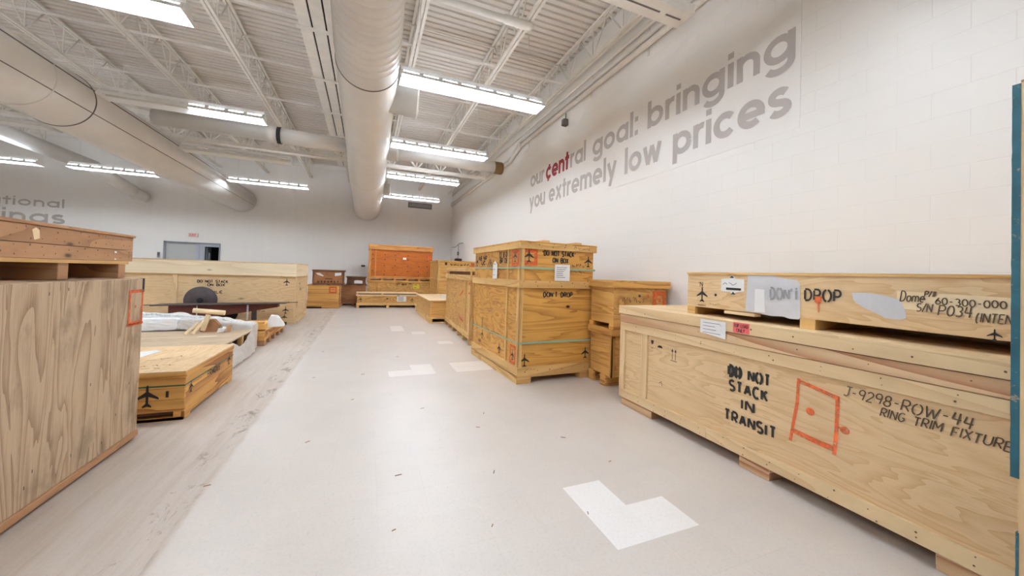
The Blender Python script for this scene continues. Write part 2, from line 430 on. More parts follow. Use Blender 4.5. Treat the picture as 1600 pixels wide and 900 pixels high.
def write(bm, text, o, u, v, h, w, gap=.28, stencil=0.0, width=None, jitter=0.0, wx=1.0, space=.55):
    """single-stroke lettering; o = left end of baseline"""
    o, u, v = Vector(o), Vector(u).normalized(), Vector(v).normalized()
    tot = sum((space if ch == ' ' else SG[ch][0]) * wx + gap for ch in text) - gap
    kx = (width / h / tot) if width else 1.0
    x = 0
    for ch in text:
        if ch == ' ': x += (space * wx + gap) * kx; continue
        gw, st = SG[ch]
        jy = random.uniform(-jitter, jitter)
        for s in st:
            pts = [((x + px * wx * kx) * h, (py + jy) * h) for px, py in s]
            if stencil:
                # shorten each stroke a little at both ends, as cut stencils do
                a = Vector(pts[1]) - Vector(pts[0]); b = Vector(pts[-2]) - Vector(pts[-1])
                if a.length > 2.5 * stencil * h and len(pts) == 2: pts[0] = tuple(Vector(pts[0]) + a.normalized() * stencil * h)
                if b.length > 2.5 * stencil * h and len(pts) == 2: pts[-1] = tuple(Vector(pts[-1]) + b.normalized() * stencil * h)
            ribbon(bm, pts, w, o, u, v)
        x += (gw * wx + gap) * kx
PLANE = [(0, 1), (.05, .93), (.06, .62), (.5, .28), (.5, .18), (.06, .36), (.05, 0), (.2, -.16), (.2, -.24), (0, -.17)]
def plane_icon(bm, o, u, v, s):
    o, u, v = Vector(o), Vector(u), Vector(v)
    full = PLANE + [(-x, y) for x, y in PLANE[::-1][1:-1]]
    bm.faces.new([bm.verts.new(o + u * (x * s) + v * ((y - .4) * s)) for x, y in full])
def quad(bm, o, u, v, x0, x1, y0, y1):
    o, u, v = Vector(o), Vector(u), Vector(v)
    bm.faces.new([bm.verts.new(o + u * x + v * y) for x, y in ((x0, y0), (x1, y0), (x1, y1), (x0, y1))])
def frame_mark(bm, o, u, v, w, h, t):
    for x0, x1, y0, y1 in ((0, w, 0, t), (0, w, h - t, h), (0, t, t, h - t), (w - t, w, t, h - t)): quad(bm, o, u, v, x0, x1, y0, y1)
def scrawl(bm, o, u, v, width, h, w, n):
    """illegible pen scribble"""
    pts = []; x = 0
    for i in range(n):
        pts.append((width * i / (n - 1) + random.uniform(-.2, .2) * width / n, random.random() * h))
    k = 0
    while k < n - 1:
        m = min(n, k + random.randint(3, 5)); ribbon(bm, pts[k:m], w, Vector(o), Vector(u), Vector(v)); k = m
NX, PX, NY, PZ = (-1, 0, 0), (1, 0, 0), (0, -1, 0), (0, 0, 1)
E = .003   # ink and paper stand this far off the wood

# ------------------------------------------------------------------ the room
XW, YB, XL, YF, ZC = 4.13, 19.2, -15.0, -7.0, 6.4
bm = new()
def fquad(bm, x0, x1, y0, y1, z, mi=0):
    f = bm.faces.new([bm.verts.new(p) for p in ((x0, y0, z), (x1, y0, z), (x1, y1, z), (x0, y1, z))]); f.material_index = mi
fquad(bm, XL - .2, XW + .2, YF - .2, YB + 3, 0)
T = .305
for x0, x1, y0, y1 in ((1.342, 1.342 + T, 1.64, 1.64 + 2 * T), (1.342 + T, 1.342 + 2 * T, 1.64, 1.64 + T),
        (.68, .68 + T * 1.08, 5.665, 5.96), (.345, .345 + T * 2.15, 5.37, 5.665), (1.31, 1.31 + 2 * T, 5.385, 5.95),
        (.62, .92, 9.35, 10.25), (1.06, 1.37, 8.85, 9.2), (1.45, 1.76, 7.55, 7.85)):
    fquad(bm, x0, x1, y0, y1, .0006, 1 if y0 < 3 else 2)
struct('floor', bm, 'floor', mats=['tile_white', 'tile_pale'])

bm = new(); board(bm, XW, XW + .2, YF, YB + .2, 0, 6.7); struct('wall_right', bm, 'block')
DX0, DX1, DZ = -7.83, -5.92, 2.41
bm = new()
board(bm, XL, DX0, YB, YB + .2, 0, 6.7); board(bm, DX1, XW, YB, YB + .2, 0, 6.7); board(bm, DX0, DX1, YB, YB + .2, DZ, 6.7)
struct('wall_back', bm, 'wall')
bm = new(); board(bm, XL - .2, XL, YF, YB + .2, 0, 6.7); struct('wall_left', bm, 'wall')
bm = new(); board(bm, XL - .2, XW + .2, YF - .2, YF, 0, 6.7); struct('wall_front', bm, 'wall')
bm = new()
board(bm, DX0 - .4, DX1 + .4, YB + 2.6, YB + 2.7, 0, 2.8); board(bm, DX0 - .5, DX0 - .4, YB + .2, YB + 2.7, 0, 2.8)
board(bm, DX1 + .4, DX1 + .5, YB + .2, YB + 2.7, 0, 2.8); board(bm, DX0 - .5, DX1 + .5, YB + .2, YB + 2.7, 2.8, 2.9)
struct('wall_vestibule', bm, 'navy')

# corrugated roof deck, flutes along X
bm = new(); p = .1524; y = YF; prof = []
while y < YB + .2:
    prof += [(y, 0), (y + .098, 0), (y + .108, .05), (y + .142, .05)]; y += p
prev = None
for (yy, dz) in prof:
    cur = (bm.verts.new((XL, yy, ZC + dz)), bm.verts.new((XW + .05, yy, ZC + dz)))
    if prev: bm.faces.new((prev[0], prev[1], cur[1], cur[0]))
    prev = cur
for f in bm.faces: f.normal_update()
struct('ceiling', bm, 'deck')

# storefront door in the back wall
bm = new()
board(bm, DX0, DX0 + .07, YB - .03, YB + .09, 0, DZ); board(bm, DX1 - .03, DX1, YB - .03, YB + .09, 0, DZ)
board(bm, DX0, DX1, YB - .03, YB + .09, DZ - .06, DZ)
d = struct('door_1', bm, 'grey_metal')
box('mullion', d, 'alu', [(-6.78, -6.64, YB - .02, YB + .08, 0, DZ - .06, 'z')])
box('transom_panel', d, 'alu', [(-6.64, DX1 - .03, YB, YB + .06, 2.25, DZ - .06, 'x'), (-6.64, -6.46, YB, YB + .06, 0, 2.25, 'z'), (-5.975, DX1 - .03, YB, YB + .06, 0, 2.25, 'z')])
box('sidelight_glass', d, 'glass', [(DX0 + .07, -6.78, YB + .02, YB + .035, 0, DZ - .06, 'x')])
lf = box('door_leaf', d, 'grey_metal', [(-6.45, -6.41, YB + .1, YB + .55, .02, 2.24, 'z')])
bm = new(); bar(bm, (-6.40, YB + .3, 1.7), (-6.40, YB + .3, 2.0), .02, sides=8); bar(bm, (-6.42, YB + .3, 1.98), (-6.38, YB + .3, 1.98), .02); build('pull_handle', bm, 'reflector', lf)

# ------------------------------------------------------------------ painted slogans
def ring(n=26): return arc(.5, .5, .375, .375, 0, 360, n)
GL = {
 'o': (1.0, [ring()]),
 'a': (1.0, [ring(), [(.875, 0), (.875, 1)]]),
 'b': (1.0, [ring(), [(.125, 0), (.125, 1.42)]]),
 'p': (1.0, [ring(), [(.125, -.36), (.125, 1)]]),
 'g': (1.0, [ring(), [(.875, 1), (.875, -.02)] + arc(.5, -.02, .375, .28, -10, -155, 12)]),
 'c': (.92, [arc(.5, .5, .375, .375, 42, 318, 20)]),
 'e': (1.0, [arc(.5, .5, .375, .375, 0, 312, 22), [(.12, .47), (.99, .47)]]),
 'i': (.25, [[(.125, 0), (.125, 1)], [(.125, 1.17), (.125, 1.42)]]),
 'l': (.25, [[(.125, 0), (.125, 1.42)]]),
 't': (.56, [[(.28, 0), (.28, 1.32)], [(0, .885), (.56, .885)]]),
 'n': (.86, [[(.125, 0), (.125, 1)], arc(.43, .565, .305, .31, 180, 0, 14) + [(.735, 0)]]),
 'u': (.86, [[(.735, 0), (.735, 1)], [(.125, 1), (.125, .43)] + arc(.43, .435, .305, .31, 180, 360, 14)]),
 'm': (1.36, [[(.125, 0), (.125, 1)], arc(.40, .59, .275, .285, 180, 0, 12) + [(.675, 0)], arc(.955, .59, .28, .285, 180, 0, 12) + [(1.235, 0)]]),
 'r': (.52, [[(.125, 0), (.125, 1)], arc(.44, .565, .315, .31, 180, 75, 8)]),
 's': (.74, [arc(.37, .70, .245, .19, 30, 250, 12) + arc(.37, .30, .265, .19, 75, -150, 12)]),
 'v': (.9, [[(.12, 1), (.45, .06)], [(.78, 1), (.45, .06)]]),
 'y': (.9, [[(.12, 1), (.46, .1)], [(.78, 1), (.30, -.36)]]),
 'w': (1.3, [[(.12, 1), (.38, .06)], [(.38, .06), (.65, .95)], [(.65, .95), (.92, .06)], [(.92, .06), (1.18, 1)]]),
 'x': (.9, [[(.13, 1), (.77, 0)], [(.77, 1), (.13, 0)]]),
 ':': (.27, [[(.135, .74), (.135, 1)], [(.135, 0), (.135, .26)]]),
 'C': (.92, [arc(.5, .5, .375, .375, 42, 318, 20), [(.60, 1.16), (.55, .9)], [(.45, .1), (.40, -.16)]]),
}
def slogan(bm, word, u0, u1, zb, xh, o, u, wgt=.25):
    o, u, v = Vector(o), Vector(u), Vector((0, 0, 1))
    gap = .1; tot = sum(GL[c][0] for c in word) + gap * (len(word) - 1)
    k = (u1 - u0) / tot; x = 0
    for ch in word:
        for s in GL[ch][1]:
            pts = [(u0 + (x + a) * k, zb + b * xh) for a, b in s]
            ribbon(bm, pts, wgt * min(k, xh) * 1.02, o, u, v)
        x += GL[ch][0] + gap
sg = thing('wall_slogan', 'large grey painted slogan with one red word on the block wall', 'sign', (XW, 5.8, 3.1))
def loc(parent, pts): return [Vector(p) - Vector(parent.location) for p in pts]
box('backing_panel', sg, 'panel', [(-.004, -.0005, 2.37 - 5.8, 9.18 - 5.8, .035, 1.42, 'y')])
bm = new(); O = (-.007, 0, -3.1)
L1 = [('our', 9.113, 8.274), ('ral', 7.0, 6.38), ('goal:', 6.139, 4.816), ('bringing', 4.602, 2.418)]
for wd, a, b in L1: slogan(bm, wd, 5.8 - a, 5.8 - b, 3.92, .31, O, (0, -1, 0))
for wd, a, b in [('you', 9.14, 8.193), ('extremely', 7.988, 5.359), ('low', 5.136, 4.285), ('prices', 4.06, 2.456)]:
    slogan(bm, wd, 5.8 - a, 5.8 - b, 3.315, .325, O, (0, -1, 0))
build('grey_lettering', bm, 'letter_grey', sg, flat=True)
bm = new(); slogan(bm, 'Cent', 5.8 - 8.179, 5.8 - 7.055, 3.92, .31, O, (0, -1, 0), .28)
build('red_lettering', bm, 'letter_red', sg, flat=True)['label'] = 'red word with a cent sign'

sg = thing('wall_slogan', 'grey painted slogan on the far wall, partly behind the knotty crate', 'sign', (-11.6, YB, 2.8))
bm = new(); O = (11.6, -.004, -2.8)
slogan(bm, 'ational', -12.88, -10.83, 3.46, .24, O, PX)
slogan(bm, 'ings', -12.49, -10.79, 2.84, .36, O, PX)
build('grey_lettering', bm, 'letter_grey', sg, flat=True)

# ------------------------------------------------------------------ roof steel
JX = [3.90, 2.33, .69, -.94, -2.58, -4.30, -6.03, -7.70, -9.38, -11.05, -12.7]
ordn = ['nearest the block wall', 'second from the block wall', 'third from the block wall', 'above the slotted white strip', 'left of the slotted white strip',
        'over the unlit strip lights', 'above the thick side duct', 'just beyond the thick side duct', 'between the side duct and the left wall', 'far left of the side duct', 'last before the left wall']
ZT, ZB = 6.37, 5.715
for k, x in enumerate(JX):
    j = thing('roof_joist', 'white open-web roof joist ' + ordn[k], 'roof joist', (x, YF, ZB), 0, 'open-web joists under the roof deck')
    b = new()
    for s in (-1, 1): board(b, s * .035 - .024, s * .035 + .024, .02, YB - YF - .02, ZT - ZB - .05, ZT - ZB - .012, 'y')
    build('top_chord', b, 'steel_paint', j)
    b = new()
    for s in (-1, 1): board(b, s * .035 - .024, s * .035 + .024, .02, YB - YF - .02, -.025, .02, 'y')
    build('bottom_chord', b, 'steel_paint', j)
    b = new(); yy = .3; n = 0
    while yy < YB - YF - 1:
        bar(b, (0, yy, 0), (0, yy + .45, ZT - ZB - .03), .013, sides=6); bar(b, (0, yy + .9, 0), (0, yy + .45, ZT - ZB - .03), .013, sides=6)
        bar(b, (0, yy + .9, 0), (0, yy + .9, ZT - ZB - .03), .02, .02); yy += .9
    build('web', b, 'steel_paint', j)

GY = 13.08
g = thing('roof_girder', 'deep white truss girder crossing the hall under the joists', 'girder', (XL + .02, GY, 5.05))
Lg = XW - XL - .04
b = new()
for s in (-1, 1): board(b, 0, Lg, s * .06 - .045, s * .06 + .045, .58, .64, 'x')
build('top_chord', b, 'steel_paint', g)
b = new()
for s in (-1, 1): board(b, 0, Lg, s * .06 - .045, s * .06 + .045, -.0, .09, 'x')
build('bottom_chord', b, 'steel_paint', g)
b = new(); xx = Lg - .1
while xx > .9:
    bar(b, (xx, 0, .05), (xx - .42, 0, .6), .05, .05); bar(b, (xx - .84, 0, .05), (xx - .42, 0, .6), .05, .05); xx -= .84
    bar(b, (xx, 0, .05), (xx, 0, .6), .03, .03)
build('web', b, 'steel_paint', g)

BR = [(-1.6, 5.2), (1.0, 5.2), (4.0, 6.62), (7.0, 7.0), (8.80, 8.8), (10.75, 10.7), (15.5, 15.5), (17.4, 17.4)]
where = ['farthest behind the camera position', 'before the first lit row', 'above the first row of lights', 'between the first two rows of lights', 'above the second row of lights', 'just beyond the crossing branch duct', 'first beyond the truss girder', 'last before the far wall']
for k, (y0, yb) in enumerate(BR):
    b = new(); yb = y0
    bar(b, (XL + .05, yb, ZB + .045), (3.93, yb, ZB + .045), .035, .035); bar(b, (XL + .05, yb + .25, ZT - .075), (XW - .03, yb + .25, ZT - .075), .03, .03)
    o = build('bridging_bar', b, 'steel_paint'); tag(o, 'thin white bridging bar across the joists, ' + where[k], 'brace', 'bridging bars across the joists')

# slotted white strip under the joists
s = thing('slotted_ceiling_strip', 'long white strip with two black slots beside the round duct', 'ceiling strip', (-.92, -2, 5.62))
yl = 18.0
b = new()
for x0, x1 in ((-.31, -.125), (-.095, .095), (.125, .31)): board(b, x0, x1, 0, yl, 0, .05, 'y')
build('panel', b, 'steel_paint', s)
box('slot_backing', s, 'dark', [(-.30, .30, 0, yl, .05, .07, 'y')])
for yy in (3.5, 5.3, 7.2, 9.0, 10.8, 12.6, 14.4, 16.2):
    box('cross_bracket', s, 'steel_paint', [(-.36, .36, yy, yy + .09, -.02, -.001, 'x')])
b = new()
for yy in (1.5, 5.3, 9.0, 12.6, 16.2):
    for sx in (-.2, .2): bar(b, (sx, yy, .06), (sx, yy, .115), .006, sides=6)
build('hanger_rod', b, 'steel_paint', s)

# ------------------------------------------------------------------ ducts
d = thing('air_duct', 'big round white air duct running down the middle of the ceiling', 'air duct', (-.10, 0, 4.52))
RP = [(-6.9, .33), (1.0, .34), (3.6, .352), (4.7, .40), (5.45, .43), (8.7, .475), (11.5, .525), (15.5, .575), (19.18, .61)]
def rad(y):
    for (a, ra), (b_, rb) in zip(RP, RP[1:]):
        if a <= y <= b_: return ra + (rb - ra) * (y - a) / (b_ - a)
    return RP[-1][1]
prof = []; y = -6.9
while y < 5.3:
    prof += [(y, rad(y)), (y + .008, rad(y) + .007), (y + .02, rad(y) + .007), (y + .028, rad(y + .028))]; y += .15
for y in (5.62, 6.5, 8, 9.5, 11, 12.5, 14, 15.5, 17, 18.4, 19.17): prof.append((y, rad(y)))
b = new(); lathe(b, prof, 'y', seg=56); build('duct_body', b, 'duct_paint', d)
for y in (5.62, 12.2):
    b = new(); lathe(b, [(y - .012, rad(y) - .01), (y - .012, rad(y) + .006), (y + .012, rad(y) + .006), (y + .012, rad(y) - .01)], 'y', seg=56, caps=False); build('joint_band', b, 'vent' if y < 6 else 'duct_paint', d)
for y, r, x1 in ((6.55, .235, .82), (9.75, .20, .72), (14.2, .2, .78)):
    b = new(); lathe(b, [(.2, r), (x1 - .04, r), (x1 - .04, r + .015), (x1, r + .015), (x1 + .005, r * .8), (x1 + .02, r * .3)], 'x', (0, y, 0.0 if y > 7 else -.05), 32)
    build('side_outlet', b, 'duct_paint', d)

BY, BZ = 10.35, 4.72
d = thing('branch_duct', 'narrow white branch duct reaching from the big duct to the block wall', 'air duct', (.45, BY, BZ))
b = new(); lathe(b, [(-.02, .168), (3.0, .168)], 'x', seg=32); build('duct_body', b, 'duct_paint', d)
b = new(); lathe(b, [(3.0, .172), (3.03, .19), (3.05, .172), (3.09, .19), (3.11, .172), (3.15, .19), (3.17, .172), (3.20, .19), (3.26, .17), (3.27, .05)], 'x', seg=32); build('end_collar', b, 'bronze', d)
d = thing('branch_duct', 'white branch duct reaching left from the big duct toward the side duct', 'air duct', (-.66, BY, BZ))
b = new(); lathe(b, [(.02, .185), (-1.42, .185)], 'x', seg=32); build('duct_body', b, 'duct_paint', d)
b = new(); lathe(b, [(-1.42, .20), (-1.50, .20)], 'x', seg=32); build('end_band', b, 'rubber', d)
b = new(); lathe(b, [(-1.50, .19), (-1.72, .19), (-1.72, .17), (-3.85, .17)], 'x', seg=32); build('end_sleeve', b, 'duct_paint', d)

d = thing('air_duct', 'thick round white air duct along the left side of the hall', 'air duct', (-5.22, 0, 4.38))
b = new(); lathe(b, [(-6.9, .50), (3.0, .50), (8, .505), (13, .51), (19.17, .52)], 'y', seg=56); build('duct_body', b, 'duct_paint', d)
for y in (8.05, 8.95):
    b = new(); lathe(b, [(y - .012, .50), (y - .01, .515), (y + .01, .515), (y + .012, .50)], 'y', seg=56, caps=False); build('joint_band', b, 'duct_paint' if y < 8.5 else 'vent', d)
b = new(); bar(b, (.455, -6.8, .215), (.455, 19.1, .235), .012, .02); bar(b, (.46, 1.0, -.19), (.475, 19.1, -.20), .008, .014); build('seam', b, 'vent', d)

d = thing('air_duct', 'slim white duct at far left dropping into the far wall', 'air duct', (-9.4, 0, 4.93))
b = new(); lathe(b, [(-6.9, .22), (17.9, .22)], 'y', seg=32)
build('duct_body', b, 'duct_paint', d)
b = new(); bar(b, (0, 17.75, .0), (.82, 18.95, -.74), .215, sides=28); lathe(b, [(18.7, .22), (19.18, .22)], 'y', (.86, 0, -.78), 28); build('elbow', b, 'duct_paint', d)

# ------------------------------------------------------------------ strip lights
def light_proto():
    r = thing('strip_light', 'x', 'ceiling light')
    box('housing', r, 'reflector', [(-1.22, 1.22, -.06, .06, .12, .19, 'x')])
    b = new()
    for sy in (-1, 1):
        # lower skirt, then an upper skirt with long light slots
        def sheet(x0, x1, a0, a1):
            pr = [(.075, .13), (.185, 0)]
            def pt(t): return (sy * (pr[0][0] + (pr[1][0] - pr[0][0]) * t), pr[0][1] + (pr[1][1] - pr[0][1]) * t)
            p0, p1 = pt(a0), pt(a1)
            q = [b.verts.new((x, yy, zz)) for x, (yy, zz) in ((x0, p0), (x1, p0), (x1, p1), (x0, p1))]
            q2 = [b.verts.new((x, yy + sy * .003, zz + .003)) for x, (yy, zz) in ((x0, p0), (x1, p0), (x1, p1), (x0, p1))]
            b.faces.new(q); b.faces.new(q2[::-1])
            for i in range(4): b.faces.new((q[i], q[(i + 1) % 4], q2[(i + 1) % 4], q2[i]))
        sheet(-1.22, 1.22, .42, 1.0); sheet(-1.22, 1.22, 0, .16)
        n = 8
        for i in range(n + 1):
            xc = -1.22 + 2.44 * i / n; sheet(max(-1.22, xc - .035), min(1.22, xc + .035), .16, .42)
    build('reflector', b, 'reflector', r)
    for sx in (-1, 1):
        b = new(); prism(b, [(-.185, 0), (.185, 0), (.075, .13), (-.075, .13)], (sx * 1.22, 0, 0), (0, 1, 0), PZ, (sx * .004, 0, 0))
        build('end_plate', b, 'reflector', r)
    b = new()
    for x in (-1.21, -.005, 1.2):
        board(b, x, x + .012, -.09, .09, .035, .12)
    build('lampholder', b, 'reflector', r)
    for i in range(2):
        for sy in (-1, 1):
            b = new(); bar(b, (-1.195 + i * 1.21, sy * .05, .065), (-.015 + i * 1.21, sy * .05, .065), .019, sides=12)
            build('tube', b, 'tube_on', r)
    for sx in (-.95, .95):
        b = new(); bar(b, (sx, 0, .19), (sx, 0, 1.28), .004, sides=5); build('hanger_wire', b, 'steel_paint', r)
    return r
lp = light_proto()
ZL = 4.42
on_data = {}
def mk_off(o, halves):
    for c in sorted([c for c in children(o) if c.name.startswith('tube')], key=lambda c: c.data.vertices[0].co.x):
        half = 0 if c.data.vertices[0].co.x < -.5 else 1
        if half in halves:
            me = c.data.copy(); me.materials[0] = M['tube_off']; c.data = me
LIGHTS = [  # x, y, z, label, unlit halves
 (1.55, 5.74, ZL, 'lit strip light right of the big duct, nearest of four', ()),
 (1.56, 8.85, ZL, 'lit strip light right of the big duct, second of four, before the branch duct', ()),
 (1.585, 11.85, ZL, 'lit strip light right of the big duct, third of four, past the branch duct', ()),
 (1.60, 15.25, ZL + .02, 'lit strip light right of the big duct, above the wall vent', ()),
 (-3.32, 5.42, ZL, 'bright strip light cut by the top edge of the picture, left of the slotted strip', ()),
 (-3.25, 8.62, ZL - .02, 'strip light with only its right half lit, in front of the left branch duct', (0,)),
 (-3.33, 11.8, ZL, 'unlit strip light hanging before the truss girder', (0, 1)),
 (-3.36, 15.27, ZL, 'lit strip light between the two big ducts, beyond the girder', ()),
 (-7.63, 15.5, 4.36, 'lit strip light left of the thick side duct, near the far wall', ()),
 (-10.5, 15.65, 4.36, 'lit strip light above the cut-off slogan at far left', ()),
 (-8.0, 11.35, ZL, 'unlit strip light behind the thick side duct', (0, 1)),
 (3.0, 3.02, ZL - .02, 'unlit', (0, 1)),
 (-8.0, 5.4, ZL, 'lit fill strip light added left of the side duct, outside the picture', ()),  # from here down: unseen fill lights, added to brighten the near hall
 (-8.0, 8.6, ZL, 'second lit fill strip light added left of the side duct, outside the picture', ()),
 (-12.4, 8.6, ZL, 'lit fill strip light added near the left wall, outside the picture', ()),
 (-12.4, 2.5, ZL, 'lit fill strip light added near the left wall, behind the camera position', ()),
 (1.5, 2.2, ZL, 'lit fill strip light added straight over the open floor, above the picture', ()),
 (1.5, -1.2, ZL, 'lit fill strip light added just behind the camera position', ()),
 (-3.3, 2.2, ZL, 'lit fill strip light added over the left crates, above the picture', ()),
 (-3.3, -1.2, ZL, 'lit fill strip light added behind the left crates', ()),
]
first = True
for x, y, z, lab, off in LIGHTS:
    if lab == 'unlit': continue
    o = lp if first else copy_tree(lp); first = False
    o.location = (x, y, z); o.scale.x = {1.55: .976, 1.56: .95, 1.585: .93, 1.6: .90, -7.63: .87, -10.5: .87}.get(x, 1); o['label'] = lab; o['group'] = 'strip lights under the roof'
    if off: mk_off(o, off)

# raceway box hanging near the block wall and the capped pipe
r = thing('raceway_box', 'white hanging box channel with slots reaching to the block wall', 'raceway', (1.2, 3.62, 4.97))
box('channel', r, 'steel_paint', [(0, 2.64, -.15, .15, 0, .13, 'x')])
box('slot', r, 'vent', [(2.3, 2.55, -.012, .012, -.004, 0, 'x'), (.6, 2.2, -.012, .012, -.004, 0, 'x')])
b = new()
for sx in (.4, 2.2): bar(b, (sx, 0, .13), (sx, 0, 1.43), .006, sides=6)
build('hanger_rod', b, 'steel_paint', r)
o = thing('pipe', 'white capped pipe hung across the joists near the top of the picture', 'pipe', (.35, 5.45, 5.63))
b = new(); lathe(b, [(0, .055), (1.55, .055), (1.56, .07), (1.98, .07), (2.05, .05), (2.07, .01)], 'x', seg=20); build('pipe_body', b, 'steel_paint', o)

# conduits along the block wall
def conduit(label, pts, r, mat='steel_paint'):
    b = new(); tube(b, pts, r, 12); o = build('conduit', b, mat); tag(o, label, 'conduit', 'conduits along the block wall')
conduit('thick white conduit low on the block wall, jogging down beyond the slogan', [(4.06, YF + .1, 5.29), (4.06, 9.75, 5.29), (4.06, 10.55, 5.05), (4.06, 19.1, 5.05)], .05)
conduit('second white conduit on the block wall, just above the thick one', [(4.07, YF + .1, 5.43), (4.07, 9.85, 5.43), (4.07, 10.6, 5.18), (4.07, 19.1, 5.18)], .042)
conduit('slim white conduit on the block wall, above the pair of thick ones', [(4.08, YF + .1, 5.60), (4.08, 19.1, 5.60)], .03)
conduit('white pipe hung highest along the block wall', [(3.98, YF + .1, 5.80), (3.98, 9.2, 5.80)], .028)
for yy, lab in ((4.6, 'nearest the raceway box'), (6.2, 'just before the alarm box'), (9.3, 'just before the conduits jog down')):
    b = new(); board(b, 4.115, 4.129, yy, yy + .05, 5.14, 5.70, 'z'); o = build('conduit_clamp', b, 'steel_paint'); tag(o, 'white upright strut behind the conduits on the block wall, ' + lab, 'clamp', 'struts behind the wall conduits')
o = thing('horn_strobe', 'small grey alarm box under the conduits on the block wall', 'alarm', (4.06, 7.2, 4.94))
box('alarm_box', o, 'vent', [(-.05, .065, -.055, .055, 0, .14, 'z')])
bm = new(); bar(bm, (.03, 0, .14), (.03, 0, .28), .012, sides=8); build('stem', bm, 'vent', o)

# small fittings on the far wall
o = thing('exit_sign', 'small lit red EXIT sign above the storefront door', 'sign', (-6.87, YB - .03, 2.63))
box('sign_body', o, 'exit', [(-.16, .16, -.03, .029, 0, .17, 'x')])
bm = new(); write(bm, 'EXIT', (-.10, -.033, .04), PX, PZ, .09, .018, width=.2); build('lettering', bm, 'red_sign', o)
o = thing('wall_vent', 'dark louvred vent grille high on the far wall', 'vent', (2.43, YB - .02, 4.77))
box('grille_frame', o, 'vent', [(-.6, .6, -.01, .019, 0, .03, 'x'), (-.6, .6, -.01, .019, .24, .27, 'x'), (-.6, -.57, -.01, .019, .03, .24, 'z'), (.57, .6, -.01, .019, .03, .24, 'z')])
box('louvre', o, 'vent', [(-.57, .57, .0, .015, .035 + .035 * i, .055 + .035 * i, 'x') for i in range(6)])
o = thing('thermostat', 'small grey box on the far wall left of the storefront door', 'control box', (-7.97, YB - .03, 1.72))
box('control_body', o, 'grey_metal', [(-.035, .035, -.02, .029, 0, .22, 'z')]); box('cover', o, 'vent', [(-.03, .03, -.03, -.02, .08, .20, 'z')])
o = thing('wall_socket', 'small dark socket plate on the far wall beside the orange crate', 'socket', (-.19, YB - .01, 1.63))
box('plate', o, 'vent', [(-.09, .09, -.008, .009, 0, .09, 'x')]); box('socket_face', o, 'dark', [(-.06, -.01, -.012, -.008, .02, .07, 'x'), (.02, .07, -.012, -.008, .02, .07, 'x')])
o = thing('cable_bracket', 'thin bent wires hanging on the block wall near the far corner', 'wire', (4.1, 17.6, 2.1))
bm = new(); tube(bm, [(0, 1.2, .72), (0, .4, .68), (0, -.5, .82), (0, -1.1, .78)], .012, 6); tube(bm, [(0, -.2, .74), (0, -.25, .3), (0, -.1, 0)], .01, 6); build('wire_run', bm, 'vent', o)
box('wire_box', o, 'vent', [(-.03, .02, -.3, -.12, .25, .42, 'z')])

# ------------------------------------------------------------------ crates
def crate(name, label, o, sx, sy, sz, ply, lum, rz=0, lid=.10, rail=.10, skid=.10, t=.02, grain='x', sgrain='y', side_st=(), front_st=(), skids='x', nsk=3, skw=.10, top=None, mid=None, group=None, midh=.1, cat='crate', proud=.018, inset=.0):
    """origin: the near corner at the aisle; sx may be negative (crate runs away to the left)"""
    r = thing(name, label, cat, o, rz, group)
    xa, xb = min(0, sx), max(0, sx)
    bm = new(); off = (random.uniform(0, 60), random.uniform(0, 60))
    board(bm, xa + t, xb - t, t, sy - t, skid, sz - .025, grain if grain == 'z' else sgrain if abs(sy) > abs(sx) else grain, off)
    build('box_body', bm, ply, r)
    if lid is not None:
        box('lid', r, top or ply, [(xa - proud, xb + proud, -proud, sy + proud, sz - .025, sz, 'y' if sy > abs(sx) else 'x')])
        if lid: box('lid_band', r, lum, [(xa - proud + .001, xb + proud - .001, -proud + .001, t, sz - lid, sz - .025, 'x'), (xa - proud + .001, xb + proud - .001, sy - t, sy + proud - .001, sz - lid, sz - .025, 'x'),
                          (xa - proud + .001, xa + t, t, sy - t, sz - lid, sz - .025, 'y'), (xb - t, xb + proud - .001, t, sy - t, sz - lid, sz - .025, 'y')], bevel=.002)
    if rail: box('base_rail', r, lum, [(xa, xb, 0, t, skid, skid + rail, 'x'), (xa, xb, sy - t, sy, skid, skid + rail, 'x'), (xa, xa + t, t, sy - t, skid, skid + rail, 'y'), (xb - t, xb, t, sy - t, skid, skid + rail, 'y')], bevel=.002)
    if mid: box('middle_band', r, lum, [(xa - proud, xb + proud, -proud, t, mid - midh, mid, 'x'), (xa - proud, xb + proud, sy - t, sy + proud, mid - midh, mid, 'x'), (xa - proud, xa + t, t, sy - t, mid - midh, mid, 'y'), (xb - t, xb + proud, t, sy - t, mid - midh, mid, 'y')], bevel=.002)
    zl, zh = skid + (rail or 0), sz - max(lid or 0, .025)
    ax, at = (0, t) if sx > 0 else (-t, 0)
    for y0, y1 in side_st: box('batten', r, lum, [(ax, at, y0, y1, zl, zh, 'z')], bevel=.002)
    for x0, x1 in front_st: box('batten', r, lum, [(x0, x1, 0, t, zl, zh, 'z')], bevel=.002)
    if skid:
        for i in range(nsk):
            if skids == 'x':   # skids run across (along x), spaced along y
                y0 = .0 + (sy - skw) * i / (nsk - 1) if nsk > 1 else sy / 2
                box('skid', r, lum, [(xa + .005, xb - .005, y0 + inset * (i == 0) , y0 + skw + inset * (i == 0), 0, skid, 'x')], bevel=.002)
            else:
                x0 = xa + (xb - xa - skw) * i / (nsk - 1)
                box('skid', r, lum, [(x0, x0 + skw, .005, sy - .005, 0, skid, 'y')], bevel=.002)
    return r

def ink(parent, name, mat, fn):
    bm = new(); fn(bm); return build(name, bm, mat, parent, flat=True)

